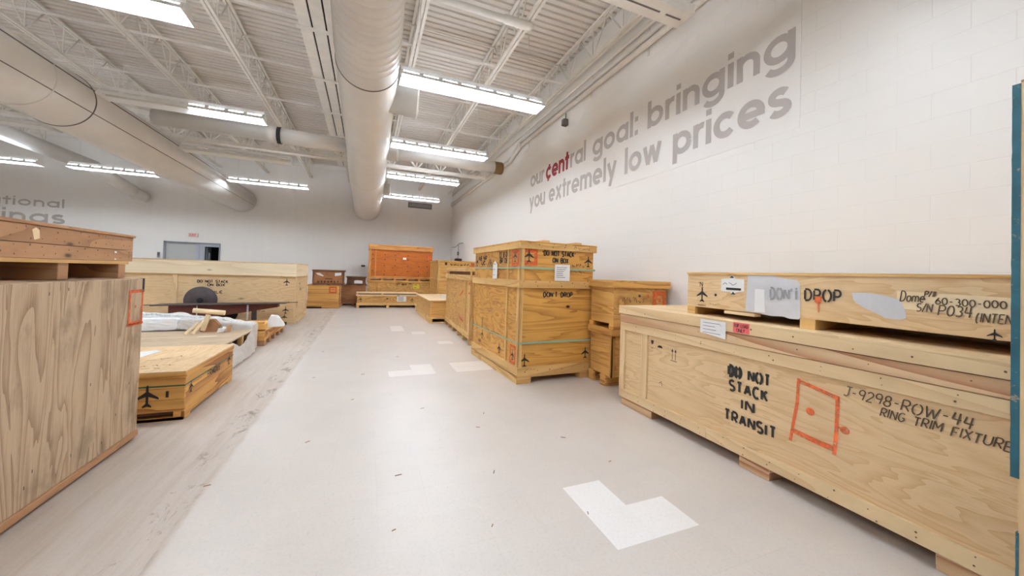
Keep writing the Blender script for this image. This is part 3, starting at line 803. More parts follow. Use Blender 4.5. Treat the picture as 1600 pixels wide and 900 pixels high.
# 1 --- long pale crate on the right, DO NOT STACK IN TRANSIT
r = thing('shipping_crate', 'long pale plywood crate lettered DO NOT STACK IN TRANSIT, in front on the right', 'crate', (2.85, 0, 0))
Y0, Y1, D = -1.2, 3.55, 1.14
t = .02
box('box_body', r, 'pale_ply', [(t, D - t, Y0 + t, Y1 - t, .10, 1.06, 'y')])
box('base_rail', r, 'pale_lumber', [(0, t, Y0, 2.35, .10, .195, 'y'), (0, t, 2.352, Y1, .10, .195, 'y'), (t, D, Y0, Y0 + t, .10, .195, 'x'), (t, D, Y1 - t, Y1, .10, .195, 'x')], bevel=.002)
box('top_rail', r, 'pale_lumber', [(0, t, Y0, Y1, .89, .98, 'y'), (t, D, Y1 - t, Y1, .89, .98, 'x')], bevel=.002)
for y0, y1 in ((Y1 - .085, Y1), (3.10, 3.19)): box('batten', r, 'pale_lumber', [(0, t, y0, y1, .195, .89, 'z')], bevel=.002)
box('batten', r, 'pale_lumber', [(t, t + .09, Y1 - t, Y1, .195, .89, 'z')], bevel=.002)
box('lid_rail', r, 'red_lumber', [(-.004, t, Y0, Y1 + .004, .984, 1.073, 'y', (3.2, 7.13)), (t, D, Y1 - t, Y1 + .004, .98, 1.073, 'x')], bevel=.002)
box('lid', r, 'pale_lumber', [(-.018, .012, Y0 - .01, Y1 + .014, 1.079, 1.155, 'y'), (.012, D + .01, Y1 - .02, Y1 + .014, 1.075, 1.155, 'x'), (-.018, .30, Y0 - .01, Y1 + .014, 1.155, 1.172, 'y'), (.302, .72, Y0 - .01, Y1 + .014, 1.155, 1.172, 'y'), (.722, D + .01, Y0 - .01, Y1 + .014, 1.155, 1.172, 'y')], bevel=.0015)
for y0, y1 in ((3.04, 3.535), (1.82, 2.06), (.55, .96), (-.8, -.4)):
    box('skid', r, 'red_lumber', [(.03, D - .03, y0, y1, 0, .10, 'y')], bevel=.003)
LET = [('DO', 2.152, .712, .082, .10), ('NOT', 1.985, .712, .082, .165), ('STACK', 2.145, .592, .082, .31), ('IN', 2.04, .468, .08, .10), ('TRANSIT', 2.185, .338, .082, .415)]
def f(bm):
    for s, y, z, h, wd in LET: write(bm, s, (t - E, y, z), (0, -1, 0), PZ, h, .019 if s != 'DO' else .030, .3, .07, wd)
ink(r, 'stencil_lettering', 'ink', f)
def f(bm):
    o = Vector((t - E, 0, 0)); u = Vector((0, -1, 0)); v = Vector(PZ)
    # wine glass, umbrella, two arrows
    def P(pts): bm.faces.new([bm.verts.new(o + u * (-a) + v * b) for a, b in pts])
    P([(3.06, .845), (3.02, .845), (3.022, .82), (3.034, .803), (3.046, .803), (3.058, .82)]); P([(3.054, .765), (3.028, .765), (3.028, .759), (3.054, .759)])
    P([(2.93 + .035 * math.cos(a * PI / 8), .785 + .025 * math.sin(a * PI / 8)) for a in range(9)])
    for y in (2.765, 2.725):
        ribbon(bm, [(-y, .70), (-y, .785)], .006, o, u, v); P([(y + .014, .78), (y - .014, .78), (y, .808)])
    ribbon(bm, [(-2.785, .69), (-2.705, .69)], .006, o, u, v)
    ribbon(bm, [(-2.93, .42), (-2.90, .44), (-2.885, .40)], .006, o, u, v)
ink(r, 'care_symbols', 'ink', f)
def f(bm):
    o = (t - E, 0, 0); u = (0, -1, 0)
    def R(p, w_): ribbon(bm, p, w_, Vector(o), Vector(u), Vector(PZ))
    R([(-1.627, .815), (-1.50, .79), (-1.385, .765)], .026); R([(-1.625, .83), (-1.632, .66), (-1.655, .50), (-1.672, .375)], .020); R([(-1.395, .775), (-1.40, .55), (-1.41, .395)], .022); R([(-1.665, .455), (-1.55, .44), (-1.40, .43)], .036)
    for a, b, s in ((-1.55, .625, .027), (-1.355, .575, .026)):
        bm.faces.new([bm.verts.new(Vector(o) + Vector(u) * (a + s * math.cos(k * PI / 7)) + Vector(PZ) * (b + s * .95 * math.sin(k * PI / 7))) for k in range(14)])
    R([(-1.36, .575), (-1.395, .585)], .012)
ink(r, 'spray_mark', 'spray', f)
def f(bm):
    write(bm, 'J-9298-ROW-44', (t - E, 1.365, .795), (0, -1, 0), (0, -.2, 1), .062, .0068, .22, 0, .53, .08)
    write(bm, 'RING TRIM FIXTURE', (t - E, 1.185, .735), (0, -1, 0), (0, -.2, 1), .05, .0064, .22, 0, .47, .08)
ink(r, 'marker_lettering', 'pencil', f)
def sheet(parent, name, mat, o, u, v, pts, lines=0, lw=.004, label=None, thick=.0015, nrm=None):
    bm = new(); o, u, v = Vector(o), Vector(u), Vector(v); n = u.cross(v)
    A = [bm.verts.new(o + u * x + v * y) for x, y in pts]; bm.faces.new(A)
    p = build(name, bm, mat, parent)
    if lines:
        xs = [p_[0] for p_ in pts]; ys = [p_[1] for p_ in pts]
        bm = new(); w_, h_ = max(xs) - min(xs), max(ys) - min(ys)
        side = .0012 * (nrm if nrm else 1)
        for i in range(lines):
            yy = min(ys) + h_ * (.82 - .6 * i / max(1, lines - 1)); ww = w_ * random.uniform(.35, .7)
            ribbon(bm, [(min(xs) + w_ * .12, yy), (min(xs) + w_ * .12 + ww, yy)], lw, o + n * side, u, v)
        build('print', bm, 'pencil', p)
    if label: p['label'] = label
    return p
YU = Vector((0, -1, 0))   # "right" when looking at an aisle face on the right-hand side
sheet(r, 'shipping_label', 'paper', (-.018 - E, 2.414, 1.03), YU, PZ, [(0, .125), (.25, .125), (.25, -.02), (.0, .005)], 4, .0035, 'white shipping label', nrm=1)
s_ = sheet(r, 'sticker', 'pink', (-.018 - E, 2.098, 1.085), YU, PZ, [(0, .083), (.138, .083), (.138, 0), (0, 0)], 0, label='pink sticker')
def f(bm):
    write(bm, 'TOP LOAD', (-.018 - 2 * E, 2.088, 1.13), YU, PZ, .026, .004, .25, 0, .118); write(bm, 'ONLY', (-.018 - 2 * E, 2.065, 1.092), YU, PZ, .026, .004, .25, 0, .07)
ink(s_, 'lettering', 'ink', f)

M['nail'] = plain('rusty_nail', (92, 66, 46), .6, var=.3, scale=20)
def nails(parent, pts, o, u, s_=.0042):
    rn = random.Random(len(pts)); bm = new(); o, u = Vector(o), Vector(u)
    for a, b_ in pts:
        a += rn.uniform(-.03, .03); b_ += rn.uniform(-.012, .012); k_ = s_ * rn.uniform(.7, 1.5)
        bm.faces.new([bm.verts.new(o + u * (a + k_ * math.cos(i * PI / 3)) + Vector(PZ) * (b_ + k_ * math.sin(i * PI / 3))) for i in range(6)])
    build('nail', bm, 'nail', parent, flat=True)
nails(r, [(-y * .1, z) for z in (.125, .17) for y in range(2, 35, 2)] + [(-y * .1, z) for z in (.92, .955) for y in range(3, 35, 3)] + [(-y * .1 - .05, 1.03) for y in range(4, 34, 4)], (-.005, 0, 0), (0, -1, 0))
nails(r, [(-y * .1 - .02, 1.115) for y in range(4, 35, 3)], (-.018 - E, 0, 0), (0, -1, 0), .005)

# 2 --- long narrow crate lying on it, DON'T DROP
r = thing('shipping_crate', "low crate marked DON'T DROP with torn white papers, lying on the long front crate", 'crate', (3.0, 0, 1.172))
Y0, Y1, D, ZS, ZH = -1.1, 2.715, .95, .075, .41
box('box_body', r, 'pale_ply', [(.0, D, Y0, Y1, ZS, ZH - .02, 'y', (7.7, 3.1))])
box('lid', r, 'tan_lumber', [(-.008, D + .008, Y0, Y1 + .008, ZH - .02, ZH, 'y')])
for y0, y1 in ((2.625, 2.715), (1.60, 1.70), (.3, .4), (-.9, -.8)): box('skid', r, 'tan_lumber', [(.0, D, y0, y1, 0, ZS, 'x')], bevel=.002)
box('broken_strip', r, 'pale_lumber', [(-.03, .05, 2.02, 2.29, ZS - .03, ZS - .006, 'y')])
P0 = -E
sheet(r, 'torn_paper', 'greypaper', (P0, 2.1, 0), YU, PZ, [(.0, .39), (.2, .395), (.24, .375), (.38, .355), (.40, .33), (.405, .08), (.395, .062), (.33, .06), (.29, .072), (.24, .07), (.2, .066), (.1, .075), (-.015, .085)], label='large torn grey paper')
s_ = sheet(r, 'label_slip', 'paper', (P0 - .002, 2.035, .085), YU, PZ, [(.0, .19), (.075, .188), (.085, .0), (.0, .0)], 0)
sheet(r, 'torn_paper', 'greypaper', (P0, 1.39, .13), YU, PZ, [(0, .15), (.06, .155), (.16, .145), (.235, .12), (.26, .05), (.262, .015), (.235, .0), (.17, .003), (.12, .03), (.06, .06), (.01, .10)], label='ragged torn paper patch')
sheet(r, 'pale_patch', 'stick', (P0 + .0015, 1.17, .18), YU, PZ, [(0, .125), (.52, .11), (.52, -.005), (0, .02)])
s_ = sheet(r, 'shipping_label', 'paper', (P0, 2.345, .19), YU, PZ, [(0, .16), (.075, .165), (.105, .20), (.135, .165), (.215, .16), (.215, .06), (.14, .045), (.115, .015), (.09, .045), (0, .05)], 0, label='house-shaped paper label')
def f(bm):
    o = Vector((P0 - .002, 2.345, .19))
    scrawl(bm, o + Vector((0, -.02, .105)), YU, PZ, .15, .025, .004, 9); ribbon(bm, [(.05, .075), (.19, .073)], .02, o, YU, Vector(PZ))
    for c in ((.105, .178), (.118, .035)): bm.faces.new([bm.verts.new(o + YU * (c[0] + a) + Vector(PZ) * (c[1] + b_)) for a, b_ in ((-.025, -.008), (.02, -.008), (.0, .015))])
ink(s_, 'print', 'ink', f)
def f(bm):
    o = Vector((P0, 2.545, .20))
    plane_icon(bm, o, YU, PZ, .12); ribbon(bm, [(-.045, -.105), (.045, -.105)], .006, o, YU, Vector(PZ)); write(bm, "'N", o + Vector((0, .04, .075)), YU, PZ, .04, .006)
    bm.faces.new([bm.verts.new(Vector((P0, 2.40, .20)) + YU * (.014 * math.cos(k)) + Vector(PZ) * (.014 * math.sin(k))) for k in range(6)])
    scrawl(bm, (P0, 2.47, .105), YU, PZ, .12, .03, .0025, 10)
    write(bm, 'DROP', (P0 - .001, 1.665, .21), YU, PZ, .082, .013, .26, .09, .215)
    plane_icon(bm, Vector((P0, .80, .10)), YU, PZ, .05)
ink(r, 'stencil_lettering', 'ink', f)
ink(r, 'faded_lettering', 'faint_ink', lambda bm: write(bm, "DON'T", (P0 - .003, 1.91, .20), YU, PZ, .09, .015, .24, .13, .205))
def f(bm):
    sl = (0, -.12, 1)
    write(bm, 'Dome', (P0 - .001, 1.155, .245), YU, sl, .062, .006, .2, 0, .10); write(bm, 'P/#', (P0 - .001, 1.052, .280), YU, sl, .03, .006, .15, 0, .045)
    write(bm, '60-300-000', (P0 - .001, 1.008, .238), YU, PZ, .036, .0055, .22, 0, .245, .06)
    write(bm, 'S/N', (P0 - .001, 1.085, .192), YU, sl, .046, .006, .2, 0, .062); write(bm, 'P034', (P0 - .001, .998, .178), YU, sl, .056, .006, .2, 0, .12)
    write(bm, '(INTEN', (P0 - .001, .862, .16), YU, sl, .046, .0055, .2, 0, .115)
ink(r, 'marker_lettering', 'pencil', f)
def f(bm):
    o = Vector((P0 - .0035, 1.585, .215)); pts = [(-.02, .03), (.03, .03), (.025, -.01), (.012, -.03), (.01, -.085), (.003, -.085), (.0, -.03), (-.018, -.01)]
    bm.faces.new([bm.verts.new(o + YU * a + Vector(PZ) * b_) for a, b_ in pts])
ink(r, 'spray_mark', 'spray', f)

# 3 --- tall crate
A3 = math.atan2(.09, 1.95)
r = crate('shipping_crate', "tall golden plywood crate strapped in green, lettered DO NOT STACK ON BOX and DON'T DROP", (1.95, 4.555, 0), 1.25, 2.0, 1.97, 'gold_ply', 'tan_lumber', A3, lid=.105, rail=.12, skid=.11, skids='y', nsk=2, skw=.22, mid=1.425, midh=.105, sgrain='y', side_st=((0, .09), (.42, .46)), front_st=((0, .06),))
box('deck_board', r, 'tan_lumber', [(0, 1.25, 0, 2.0, .085, .109, 'x')])
for y0 in (.75, 1.45): box('skid_block', r, 'tan_lumber', [(-.002, .22, y0, y0 + .16, 0, .085, 'y')])
for x0 in (.35, .9): box('top_block', r, 'tan_lumber', [(x0, x0 + .11, .02, .30, 1.97, 2.0, 'x')])
for z in (1.585, .545):
    bm = new(); e0 = .004
    for b_ in ((-e0, -e0 + .002, -e0, 2 + e0, z, z + .020), (-e0, 1.25 + e0, -e0, -e0 + .002, z, z + .028), (1.25 + e0 - .002, 1.25 + e0, -e0, 2 + e0, z, z + .028), (-e0, 1.25 + e0, 2 + e0 - .002, 2 + e0, z, z + .028)): board(bm, *b_)
    build('strap', bm, 'strap', r)
SF = -.0015 + .02 - .02 - E  # a hair in front of the front sheet
FY, FXs = .02 - E, .02 - E
def f(bm):
    o = lambda x, z: (x, FY, z)
    write(bm, '*DO NOT STACK*', o(.345, 1.785), PX, PZ, .068, .018, .26, .06, .56); write(bm, 'ON BOX', o(.52, 1.69), PX, PZ, .066, .018, .26, .06, .26)
    write(bm, "DON'T DROP", o(.385, 1.195), PX, PZ, .066, .018, .26, .06, .485)
    plane_icon(bm, (.135, FY - .002, 1.77), PX, PZ, .15); plane_icon(bm, (1.14, FY, 1.73), PX, PZ, .14)
    plane_icon(bm, (.115, FY, .32), PX, PZ, .15); plane_icon(bm, (1.13, FY, .37), PX, PZ, .14)
    bm.faces.new([bm.verts.new((.80 + .035 * math.cos(k * PI / 5), FY, 1.055 + .02 * math.sin(k * PI / 5))) for k in range(10)])
ink(r, 'stencil_lettering', 'ink', f)
ink(r, 'marker_lettering', 'pencil', lambda bm: (scrawl(bm, (.85, FY, 1.63), PX, PZ, .25, .06, .009, 16), scrawl(bm, (.88, FY, 1.55), PX, PZ, .2, .03, .006, 10), scrawl(bm, (.85, -.014 - E, 1.90), PX, PZ, .25, .03, .007, 14), scrawl(bm, (.12, -.002, .18), PX, PZ, .16, .03, .005, 10)))
ink(r, 'spray_mark', 'spray', lambda bm: (frame_mark(bm, (.02, FY - .001, 1.635), PX, PZ, .25, .23, .055)))
ink(r, 'spray_mark', 'spray', lambda bm: frame_mark(bm, (-E, .30, 1.62), YU, PZ, .26, .23, .05))
ink(r, 'spray_mark', 'spray', lambda bm: frame_mark(bm, (-E, .26, .25), YU, PZ, .2, .26, .035))
def f(bm):
    def L(y, z): return (FXs, y, z)
    plane_icon(bm, (-2 * E, .17, 1.76), YU, PZ, .14); plane_icon(bm, (-2 * E, .16, .37), YU, PZ, .12); plane_icon(bm, L(.70, .36), YU, PZ, .13); plane_icon(bm, L(1.48, .45), YU, PZ, .13)
    plane_icon(bm, L(1.87, 1.71), YU, PZ, .14)
    write(bm, 'X8 4R', L(1.78, 1.73), YU, PZ, .07, .02, .2, .1, .40); write(bm, 'UC', L(1.62, 1.65), YU, PZ, .06, .018, .2, .1, .18)
    write(bm, 'CE 8 0N', L(.80, 1.76), YU, PZ, .075, .02, .2, .1, .34); write(bm, 'BR OE', L(.78, 1.67), YU, PZ, .07, .02, .2, .1, .3)
    o = Vector(L(1.2, 1.58))
    for a, b_ in (((-.17, 0), (0, .16)), ((0, .16), (.15, 0)), ((-.06, 0), (0, .12)), ((0, .12), (.07, 0))): ribbon(bm, [a, b_], .014, o, YU, Vector(PZ))
    scrawl(bm, L(.78, 1.55), YU, PZ, .3, .07, .008, 16)
    ribbon(bm, [(-1.5, .55), (-1.49, .75)], .02, Vector(L(0, 0)), YU, Vector(PZ))
ink(r, 'stencil_lettering', 'ink', f)
sheet(r, 'shipping_label', 'paper', (.545, -.0015 - E, 1.43), PX, PZ, [(0, .235), (.255, .235), (.255, 0), (0, 0)], 6, .006, 'white shipping label', nrm=1)
nails(r, [(x * .1, z) for z in (1.90, 1.94) for x in range(1, 12, 2)] + [(x * .1 + .05, z) for z in (1.35, 1.40) for x in range(0, 12, 2)] + [(x * .1, .17) for x in range(1, 12, 2)], (0, -.018 - E, 0), PX, .007)
sheet(r, 'hang_tag', 'paper', (-.005, 1.02, 1.42), YU, PZ, [(0, .23), (.09, .29), (.19, .23), (.19, 0), (0, 0)], 3, .007, 'white hang tag', nrm=1)

# 4 --- two crates stacked between the tall crate and the wall
r = crate('shipping_crate', 'small plywood crate low against the wall behind the long front crate', (3.10, 4.02, 0), .98, .545, .80, 'tan_ply', 'gold_lumber', 0, lid=.09, rail=None, skid=.15, skids='x', nsk=2, skw=.12, front_st=((0, .05),), side_st=((0, .05),), inset=.14)
r = crate('shipping_crate', 'plywood crate with an orange sprayed square stacked against the block wall', (3.09, 4.0, .80), .96, .565, .665, 'tan_ply', 'gold_lumber', 0, lid=.10, rail=None, skid=.07, skids='x', nsk=2, skw=.10)
ink(r, 'spray_mark', 'spray', lambda bm: (frame_mark(bm, (.68, .02 - E, .25), PX, PZ, .25, .28, .07), quad(bm, (.58, .02 - E, .43), PX, PZ, 0, .04, 0, .05), quad(bm, (.79, .02 - E, .37), PX, PZ, 0, .05, 0, .06)))
ink(r, 'marker_lettering', 'pencil', lambda bm: (scrawl(bm, (.15, .02 - E, .36), PX, PZ, .38, .08, .008, 22), quad(bm, (.43, .02 - E, .44), PX, PZ, 0, .04, 0, .035)))

# 5 --- tall narrow crate beyond the tall one
A5 = -math.atan2(.14, 3.2)
r = crate('shipping_crate', 'tall pale crate with a slotted top frame, just beyond the strapped tall crate', (2.0, 7.27, 0), 1.0, 3.2, 1.36, 'tan_ply', 'tan_lumber', A5, lid=None, rail=.12, skid=.12, skids='x', nsk=6, skw=.10, side_st=((0, .16), (.46, .52)), front_st=((0, .07), (.3, .4)))
box('top_frame', r, 'tan_lumber', [(-.015, .03, 0, 3.2, 1.34, 1.455, 'y'), (-.015, .03, -.01, 3.2, 1.53, 1.62, 'y'), (0, .03, 0, .08, 1.455, 1.53, 'z'), (0, .03, 3.1, 3.2, 1.455, 1.53, 'z'), (.03, 1, -.01, .02, 1.53, 1.62, 'x'), (.03, 1, 0, .02, 1.34, 1.455, 'x')], bevel=.002)
box('lid', r, 'tan_ply', [(.03, 1, .02, 3.19, 1.54, 1.61, 'y')]); box('inner_panel', r, 'brown_ply', [(.08, .95, .03, 3.1, 1.37, 1.54, 'y')])
ink(r, 'spray_mark', 'spray', lambda bm: [ribbon(bm, [(-a, b_) , (-c, d_)], .05, Vector((.02 - E, 0, 0)), YU, Vector(PZ)) for a, b_, c, d_ in ((1.2, .95, .75, 1.1), (1.15, .45, .7, .40), (.9, .40, .8, .48))])
ink(r, 'spray_mark', 'spray', lambda bm: [quad(bm, (-E, .14, z), YU, PZ, 0, .12, 0, .05) for z in (1.05, 1.25)])
ink(r, 'stencil_lettering', 'ink', lambda bm: [ribbon(bm, [(-a, b_), (-a + .02, b_ - .1)], .03, Vector((.02 - E, 0, 0)), YU, Vector(PZ)) for a, b_ in ((1.6, .75), (1.2, .55), (1.9, .35), (.9, 1.4), (.78, 1.4), (1.3, .3), (2.0, .8))])

# 6 --- low crate beyond it
r = crate('shipping_crate', 'low pale crate with a bright flat top, at the far end of the right-hand row', (1.73, 10.66, 0), 1.15, 3.1, .665, 'tan_ply', 'tan_lumber', 0, lid=.0, rail=.07, skid=.12, skids='y', nsk=3, skw=.09, top='pale_ply')
box('end_board', r, 'tan_lumber', [(0, 1.15, 0, .02, 0, .035, 'x')])
o = thing('cardboard_box', 'small white box standing on the low crate at the far right', 'box', (2.28, 11.35, .665))
box('carton', o, 'paper', [(-.1, .14, -.1, .1, 0, .12, 'x')]); box('flap', o, 'foam', [(-.1, .14, -.1, .0, .12, .125, 'x')])

# 7 --- big crate by the far corner
r = crate('shipping_crate', 'large two-tier tan crate by the block wall, behind the low crate', (2.52, 14.0, 0), 1.5, 1.9, 1.96, 'tan_ply', 'tan_lumber', 0, lid=.05, rail=.1, skid=.1, mid=1.26, midh=.07, front_st=((0, .08),), side_st=((0, .06),))
ink(r, 'stencil_lettering', 'ink', lambda bm: (quad(bm, (.28, .02 - E, 1.78), PX, PZ, 0, .09, 0, .1), scrawl(bm, (.5, .02 - E, 1.76), PX, PZ, .8, .1, .03, 22)))
ink(r, 'spray_mark', 'spray', lambda bm: quad(bm, (1.33, .02 - E, 1.72), PX, PZ, 0, .14, 0, .18))
o = thing('cardboard_box', 'small dark box on top of the large crate by the far corner', 'box', (3.42, 14.5, 1.96))
box('carton', o, 'dark', [(-.12, .14, -.1, .1, 0, .10, 'x')]); box('flap', o, 'iron', [(-.10, .12, -.08, .08, .10, .112, 'x')])

# 8 --- long low crate across the far end of the aisle
r = crate('shipping_crate', 'long low crate across the far end of the aisle with a white label', (-.34, 15.25, 0), 2.32, .95, .59, 'tan_ply', 'tan_lumber', 0, lid=None, rail=.10, skid=.10, skids='y', nsk=3, skw=.10, top='pale_ply', grain='x')
box('lid', r, 'pale_lumber', [(-.02, 2.34, -.02, .97, .565, .59, 'x'), (-.02, 2.34, -.02, .02, .47, .53, 'x')])
box('lid_spacer', r, 'dark', [(.05, .9, .0, .03, .53, .565, 'x'), (.98, 2.25, .0, .03, .53, .565, 'x')])
ink(r, 'stencil_lettering', 'ink', lambda bm: (plane_icon(bm, (.15, .02 - E, .33), PX, PZ, .14), plane_icon(bm, (2.1, .02 - E, .33), PX, PZ, .14), quad(bm, (1.1, .02 - E, .34), PX, PZ, 0, .06, 0, .05)))
s_ = sheet(r, 'shipping_label', 'paper', (1.5, .0 - E, .25), PX, PZ, [(0, .21), (.36, .21), (.36, 0), (0, 0)], 4, .016, 'white label', nrm=1)

# 9 --- stack with the orange crate
r = crate('shipping_crate', 'wide tan crate with a yellow label, carrying the tall orange crate', (.03, 16.6, 0), 2.7, 1.3, 1.07, 'tan_ply', 'gold_lumber', 0, lid=.10, rail=.1, skid=.1, skids='y', front_st=((.3, .42),))
sheet(r, 'label', 'yellow', (1.9, .0 - E, .72), PX, PZ, [(0, .2), (.27, .2), (.27, 0), (0, 0)], 2, .02, 'yellow label', nrm=1)
ink(r, 'stencil_lettering', 'ink', lambda bm: write(bm, 'OT BOX', (1.2, .02 - E, .86), PX, PZ, .08, .02, .25, .1, .42))
r = crate('shipping_crate', 'big orange-brown crate standing on the yellow-labelled crate against the far wall', (.05, 16.58, 1.07), 2.7, 1.3, 1.53, 'orange_ply', 'orange_lumber', 0, lid=.22, rail=.11, skid=.06, skids='y', nsk=6, front_st=((0, .1), (.26, .30)))
box('lid_rail', r, 'orange_lumber', [(-.02, 2.72, -.02, 0.0, 1.41, 1.53, 'x')], bevel=.003)
ink(r, 'nail_rows', 'ink', lambda bm: [quad(bm, (x + random.uniform(-.02, .02), .02 - E, z), PX, PZ, 0, .045, 0, .035) for x in (.15, .62, 1.05, 1.6, 2.05, 2.45) for z in (.22, .38, .62, .88, 1.08) if random.random() < .8])
sheet(r, 'sticker', 'paper', (1.4, .02 - E, .92), PX, PZ, [(0, .09), (.14, .09), (.14, 0), (0, 0)], 0)
ink(r, 'spray_mark', 'spray', lambda bm: quad(bm, (2.43, .02 - E, .98), PX, PZ, 0, .2, 0, .16))

# 10 --- brown crates in the far left corner of the aisle
r = crate('shipping_crate', 'plain brown crate on the floor between the square-marked crate and the long low one', (-.97, 16.25, 0), .97, 1.2, .845, 'brown_ply', 'brown_ply', 0, lid=.0, rail=.05, skid=.08, skids='y')
r = crate('wooden_box', 'dark box with a white label standing on the plain brown crate', (-.78, 16.4, .846), .76, .7, .345, 'dark_ply', 'dark_ply', 0, lid=.04, rail=.03, skid=.03, skids='y', cat='box')
sheet(r, 'shipping_label', 'paper', (.30, .02 - E, .03), PX, PZ, [(0, .15), (.12, .17), (.32, .15), (.32, .02), (0, 0)], 0, label='white label')
r = crate('shipping_crate', 'tan crate with an orange sprayed square, beside the long pale crate on the left', (-2.02, 15.1, 0), 1.09, 1.1, .87, 'gold_lumber', 'gold_lumber', 0, lid=.0, rail=.1, skid=.08, skids='x', nsk=2, skw=.2)
ink(r, 'spray_mark', 'spray', lambda bm: (frame_mark(bm, (.72, .02 - E, .57), PX, PZ, .27, .25, .06), quad(bm, (.83, .02 - E, .67), PX, PZ, 0, .06, 0, .06)))
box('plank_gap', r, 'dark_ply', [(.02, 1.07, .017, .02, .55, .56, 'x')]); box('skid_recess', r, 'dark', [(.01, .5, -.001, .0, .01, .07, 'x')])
r = crate('wooden_box', 'dark brown framed box with white papers, on the square-marked crate', (-1.88, 15.25, .87), 1.07, .8, .57, 'brown_ply', 'dark_ply', 0, lid=.06, rail=.05, skid=.02, skids='y', cat='box', front_st=((0, .05), (1.02, 1.07)))
sheet(r, 'torn_paper', 'paper', (.1, .02 - E, .32), PX, PZ, [(0, .12), (.14, .13), (.28, .02), (.24, 0), (.08, .05)], 0); sheet(r, 'shipping_label', 'foam', (.75, .02 - E, .34), PX, PZ, [(0, .12), (.22, .14), (.22, .04), (0, 0)], 0)
ink(r, 'stencil_lettering', 'ink', lambda bm: (write(bm, 'U S D O R A T', (.18, .02 - E, .09), PX, PZ, .06, .03, .2, .08, .7), quad(bm, (.42, .02 - E, .22), PX, PZ, 0, .25, 0, .03)))

# 11 --- long pale crate on the left
r = crate('shipping_crate', 'long pale crate with a bleached lid along the left side, lettered DO NOT STACK', (-1.72, 10.85, 0), -4.2, 2.05, 1.595, 'pale_ply', 'pale_lumber', 0, lid=.345, rail=.09, skid=.08, skids='y', nsk=4, skw=.16, side_st=((0, .07), (1.98, 2.05)), front_st=((-2.52, -2.42),), top='pale_ply', proud=.01)
for c in children(r):
    if c.name.startswith('lid_band'): c.data.materials[0] = M['bleached_lumber']
box('lid_rail', r, 'tan_lumber', [(-4.2, 0, -.012, 0, 1.235, 1.26, 'x')])
ink(r, 'stencil_lettering', 'ink', lambda bm: (write(bm, 'DO NOT STACK', (-2.05, .02 - E, 1.055), PX, PZ, .065, .016, .25, .1, .60), write(bm, 'ON BOX', (-1.85, .02 - E, .975), PX, PZ, .06, .016, .25, .1, .34), write(bm, 'FRAGILE', (-2.05, .02 - E, .80), PX, PZ, .065, .016, .25, .1, .5),
    plane_icon(bm, (-.20, .02 - E, 1.11), PX, PZ, .15), plane_icon(bm, (-.20, .02 - E, .38), PX, PZ, .15), plane_icon(bm, (-.22, .02 - E, .2), PX, PZ, .13), scrawl(bm, (-.8, .02 - E, .33), PX, PZ, .18, .05, .012, 8)))
YD = Vector((0, 1, 0))    # "right" when looking at an aisle face on the left-hand side
ink(r, 'stencil_lettering', 'ink', lambda bm: (plane_icon(bm, (-.02 + E, .75, 1.05), YD, PZ, .15), scrawl(bm, (-.02 + E, .8, .8), YD, PZ, .25, .14, .02, 10), scrawl(bm, (-.02 + E, .4, .35), YD, PZ, .12, .3, .012, 8)))
sheet(r, 'label', 'foam', (-3.65, -.01 - E, 1.38), PX, PZ, [(0, .12), (.16, .12), (.16, 0), (0, 0)], 2, .02, nrm=1)

# 12 --- near left: weathered crate and the knotty crate on it
LX = -1.77
r = thing('shipping_crate', 'tall weathered grey-brown plywood crate at the near left edge', 'crate', (LX, 1.1, 0))
L = 2.95; DX = -1.35
bm = new(); board(bm, DX, 0, 0, L, .075, 1.36, 'z', (3.4, 11.2)); build('box_body', bm, 'grey_ply', r, bevel=.003)
box('base_rail', r, 'knot_lumber', [(DX, .012, 0, L + .004, .028, .074, 'y')], bevel=.003)
for y0, y1 in ((.02, .35), (1.3, 1.55), (2.45, 2.90)): box('skid', r, 'dark_ply', [(DX + .02, -.02, y0, y1, 0, .028, 'y')])
box('corner_clip', r, 'dark', [(-.012, .003, L - .02, L + .004, 1.245, 1.362, 'z'), (-.03, .001, L - .004, L + .004, 1.3, 1.362, 'z')])
ink(r, 'spray_mark', 'spray', lambda bm: (frame_mark(bm, (E, 2.745, .985), YD, PZ, .20, .285, .026), quad(bm, (E, 2.83, 1.12), YD, PZ, 0, .018, 0, .022), quad(bm, (E, 2.725, .975), YD, PZ, 0, .23, 0, .02)))
ink(r, 'staple', 'ink', lambda bm: [quad(bm, (E, y, z), YD, PZ, 0, .006, 0, .02) for y, z in ((2.1, 1.30), (1.95, 1.28), (2.35, .62), (2.8, .5), (1.9, .25), (2.2, .2), (2.5, .15), (2.65, .3), (1.85, .18))])

r = thing('shipping_crate', 'knotty two-plank crate on skids, on top of the weathered grey crate', 'crate', (-1.90, .9, 1.362))
L = 3.25; DX = -1.15
box('plank_side', r, 'knot_lumber', [(DX, 0, 0, L, .14, .232, 'y', (4.4, 8.1)), (DX, 0, 0, L, .235, .345, 'y', (17.2, 3.3))], bevel=.002)
box('lid', r, 'knot_lumber', [(DX - .01, .012, 0, L + .01, .346, .365, 'y')])
box('deck_board', r, 'tan_lumber', [(DX, -.005, 0, L - .04, .115, .139, 'y')])
box('gap_shade_board', r, 'dark_ply', [(DX + .05, -.50, .05, L - .12, 0.0, .114, 'y')])  # dark board added behind the skids as the deep shade of the gap
for y0 in (.1, 1.3, 2.46, 3.09): box('skid', r, 'knot_lumber', [(DX + .02, -.01, y0, y0 + .09, 0, .114, 'x')], bevel=.003)
sheet(r, 'paper_scrap', 'stick', (E, 2.22, .255), YD, PZ, [(0, .06), (.03, .075), (.055, .06), (.06, .01), (.02, -.002), (.012, .02)], 0)['label'] = 'cream paper scrap'
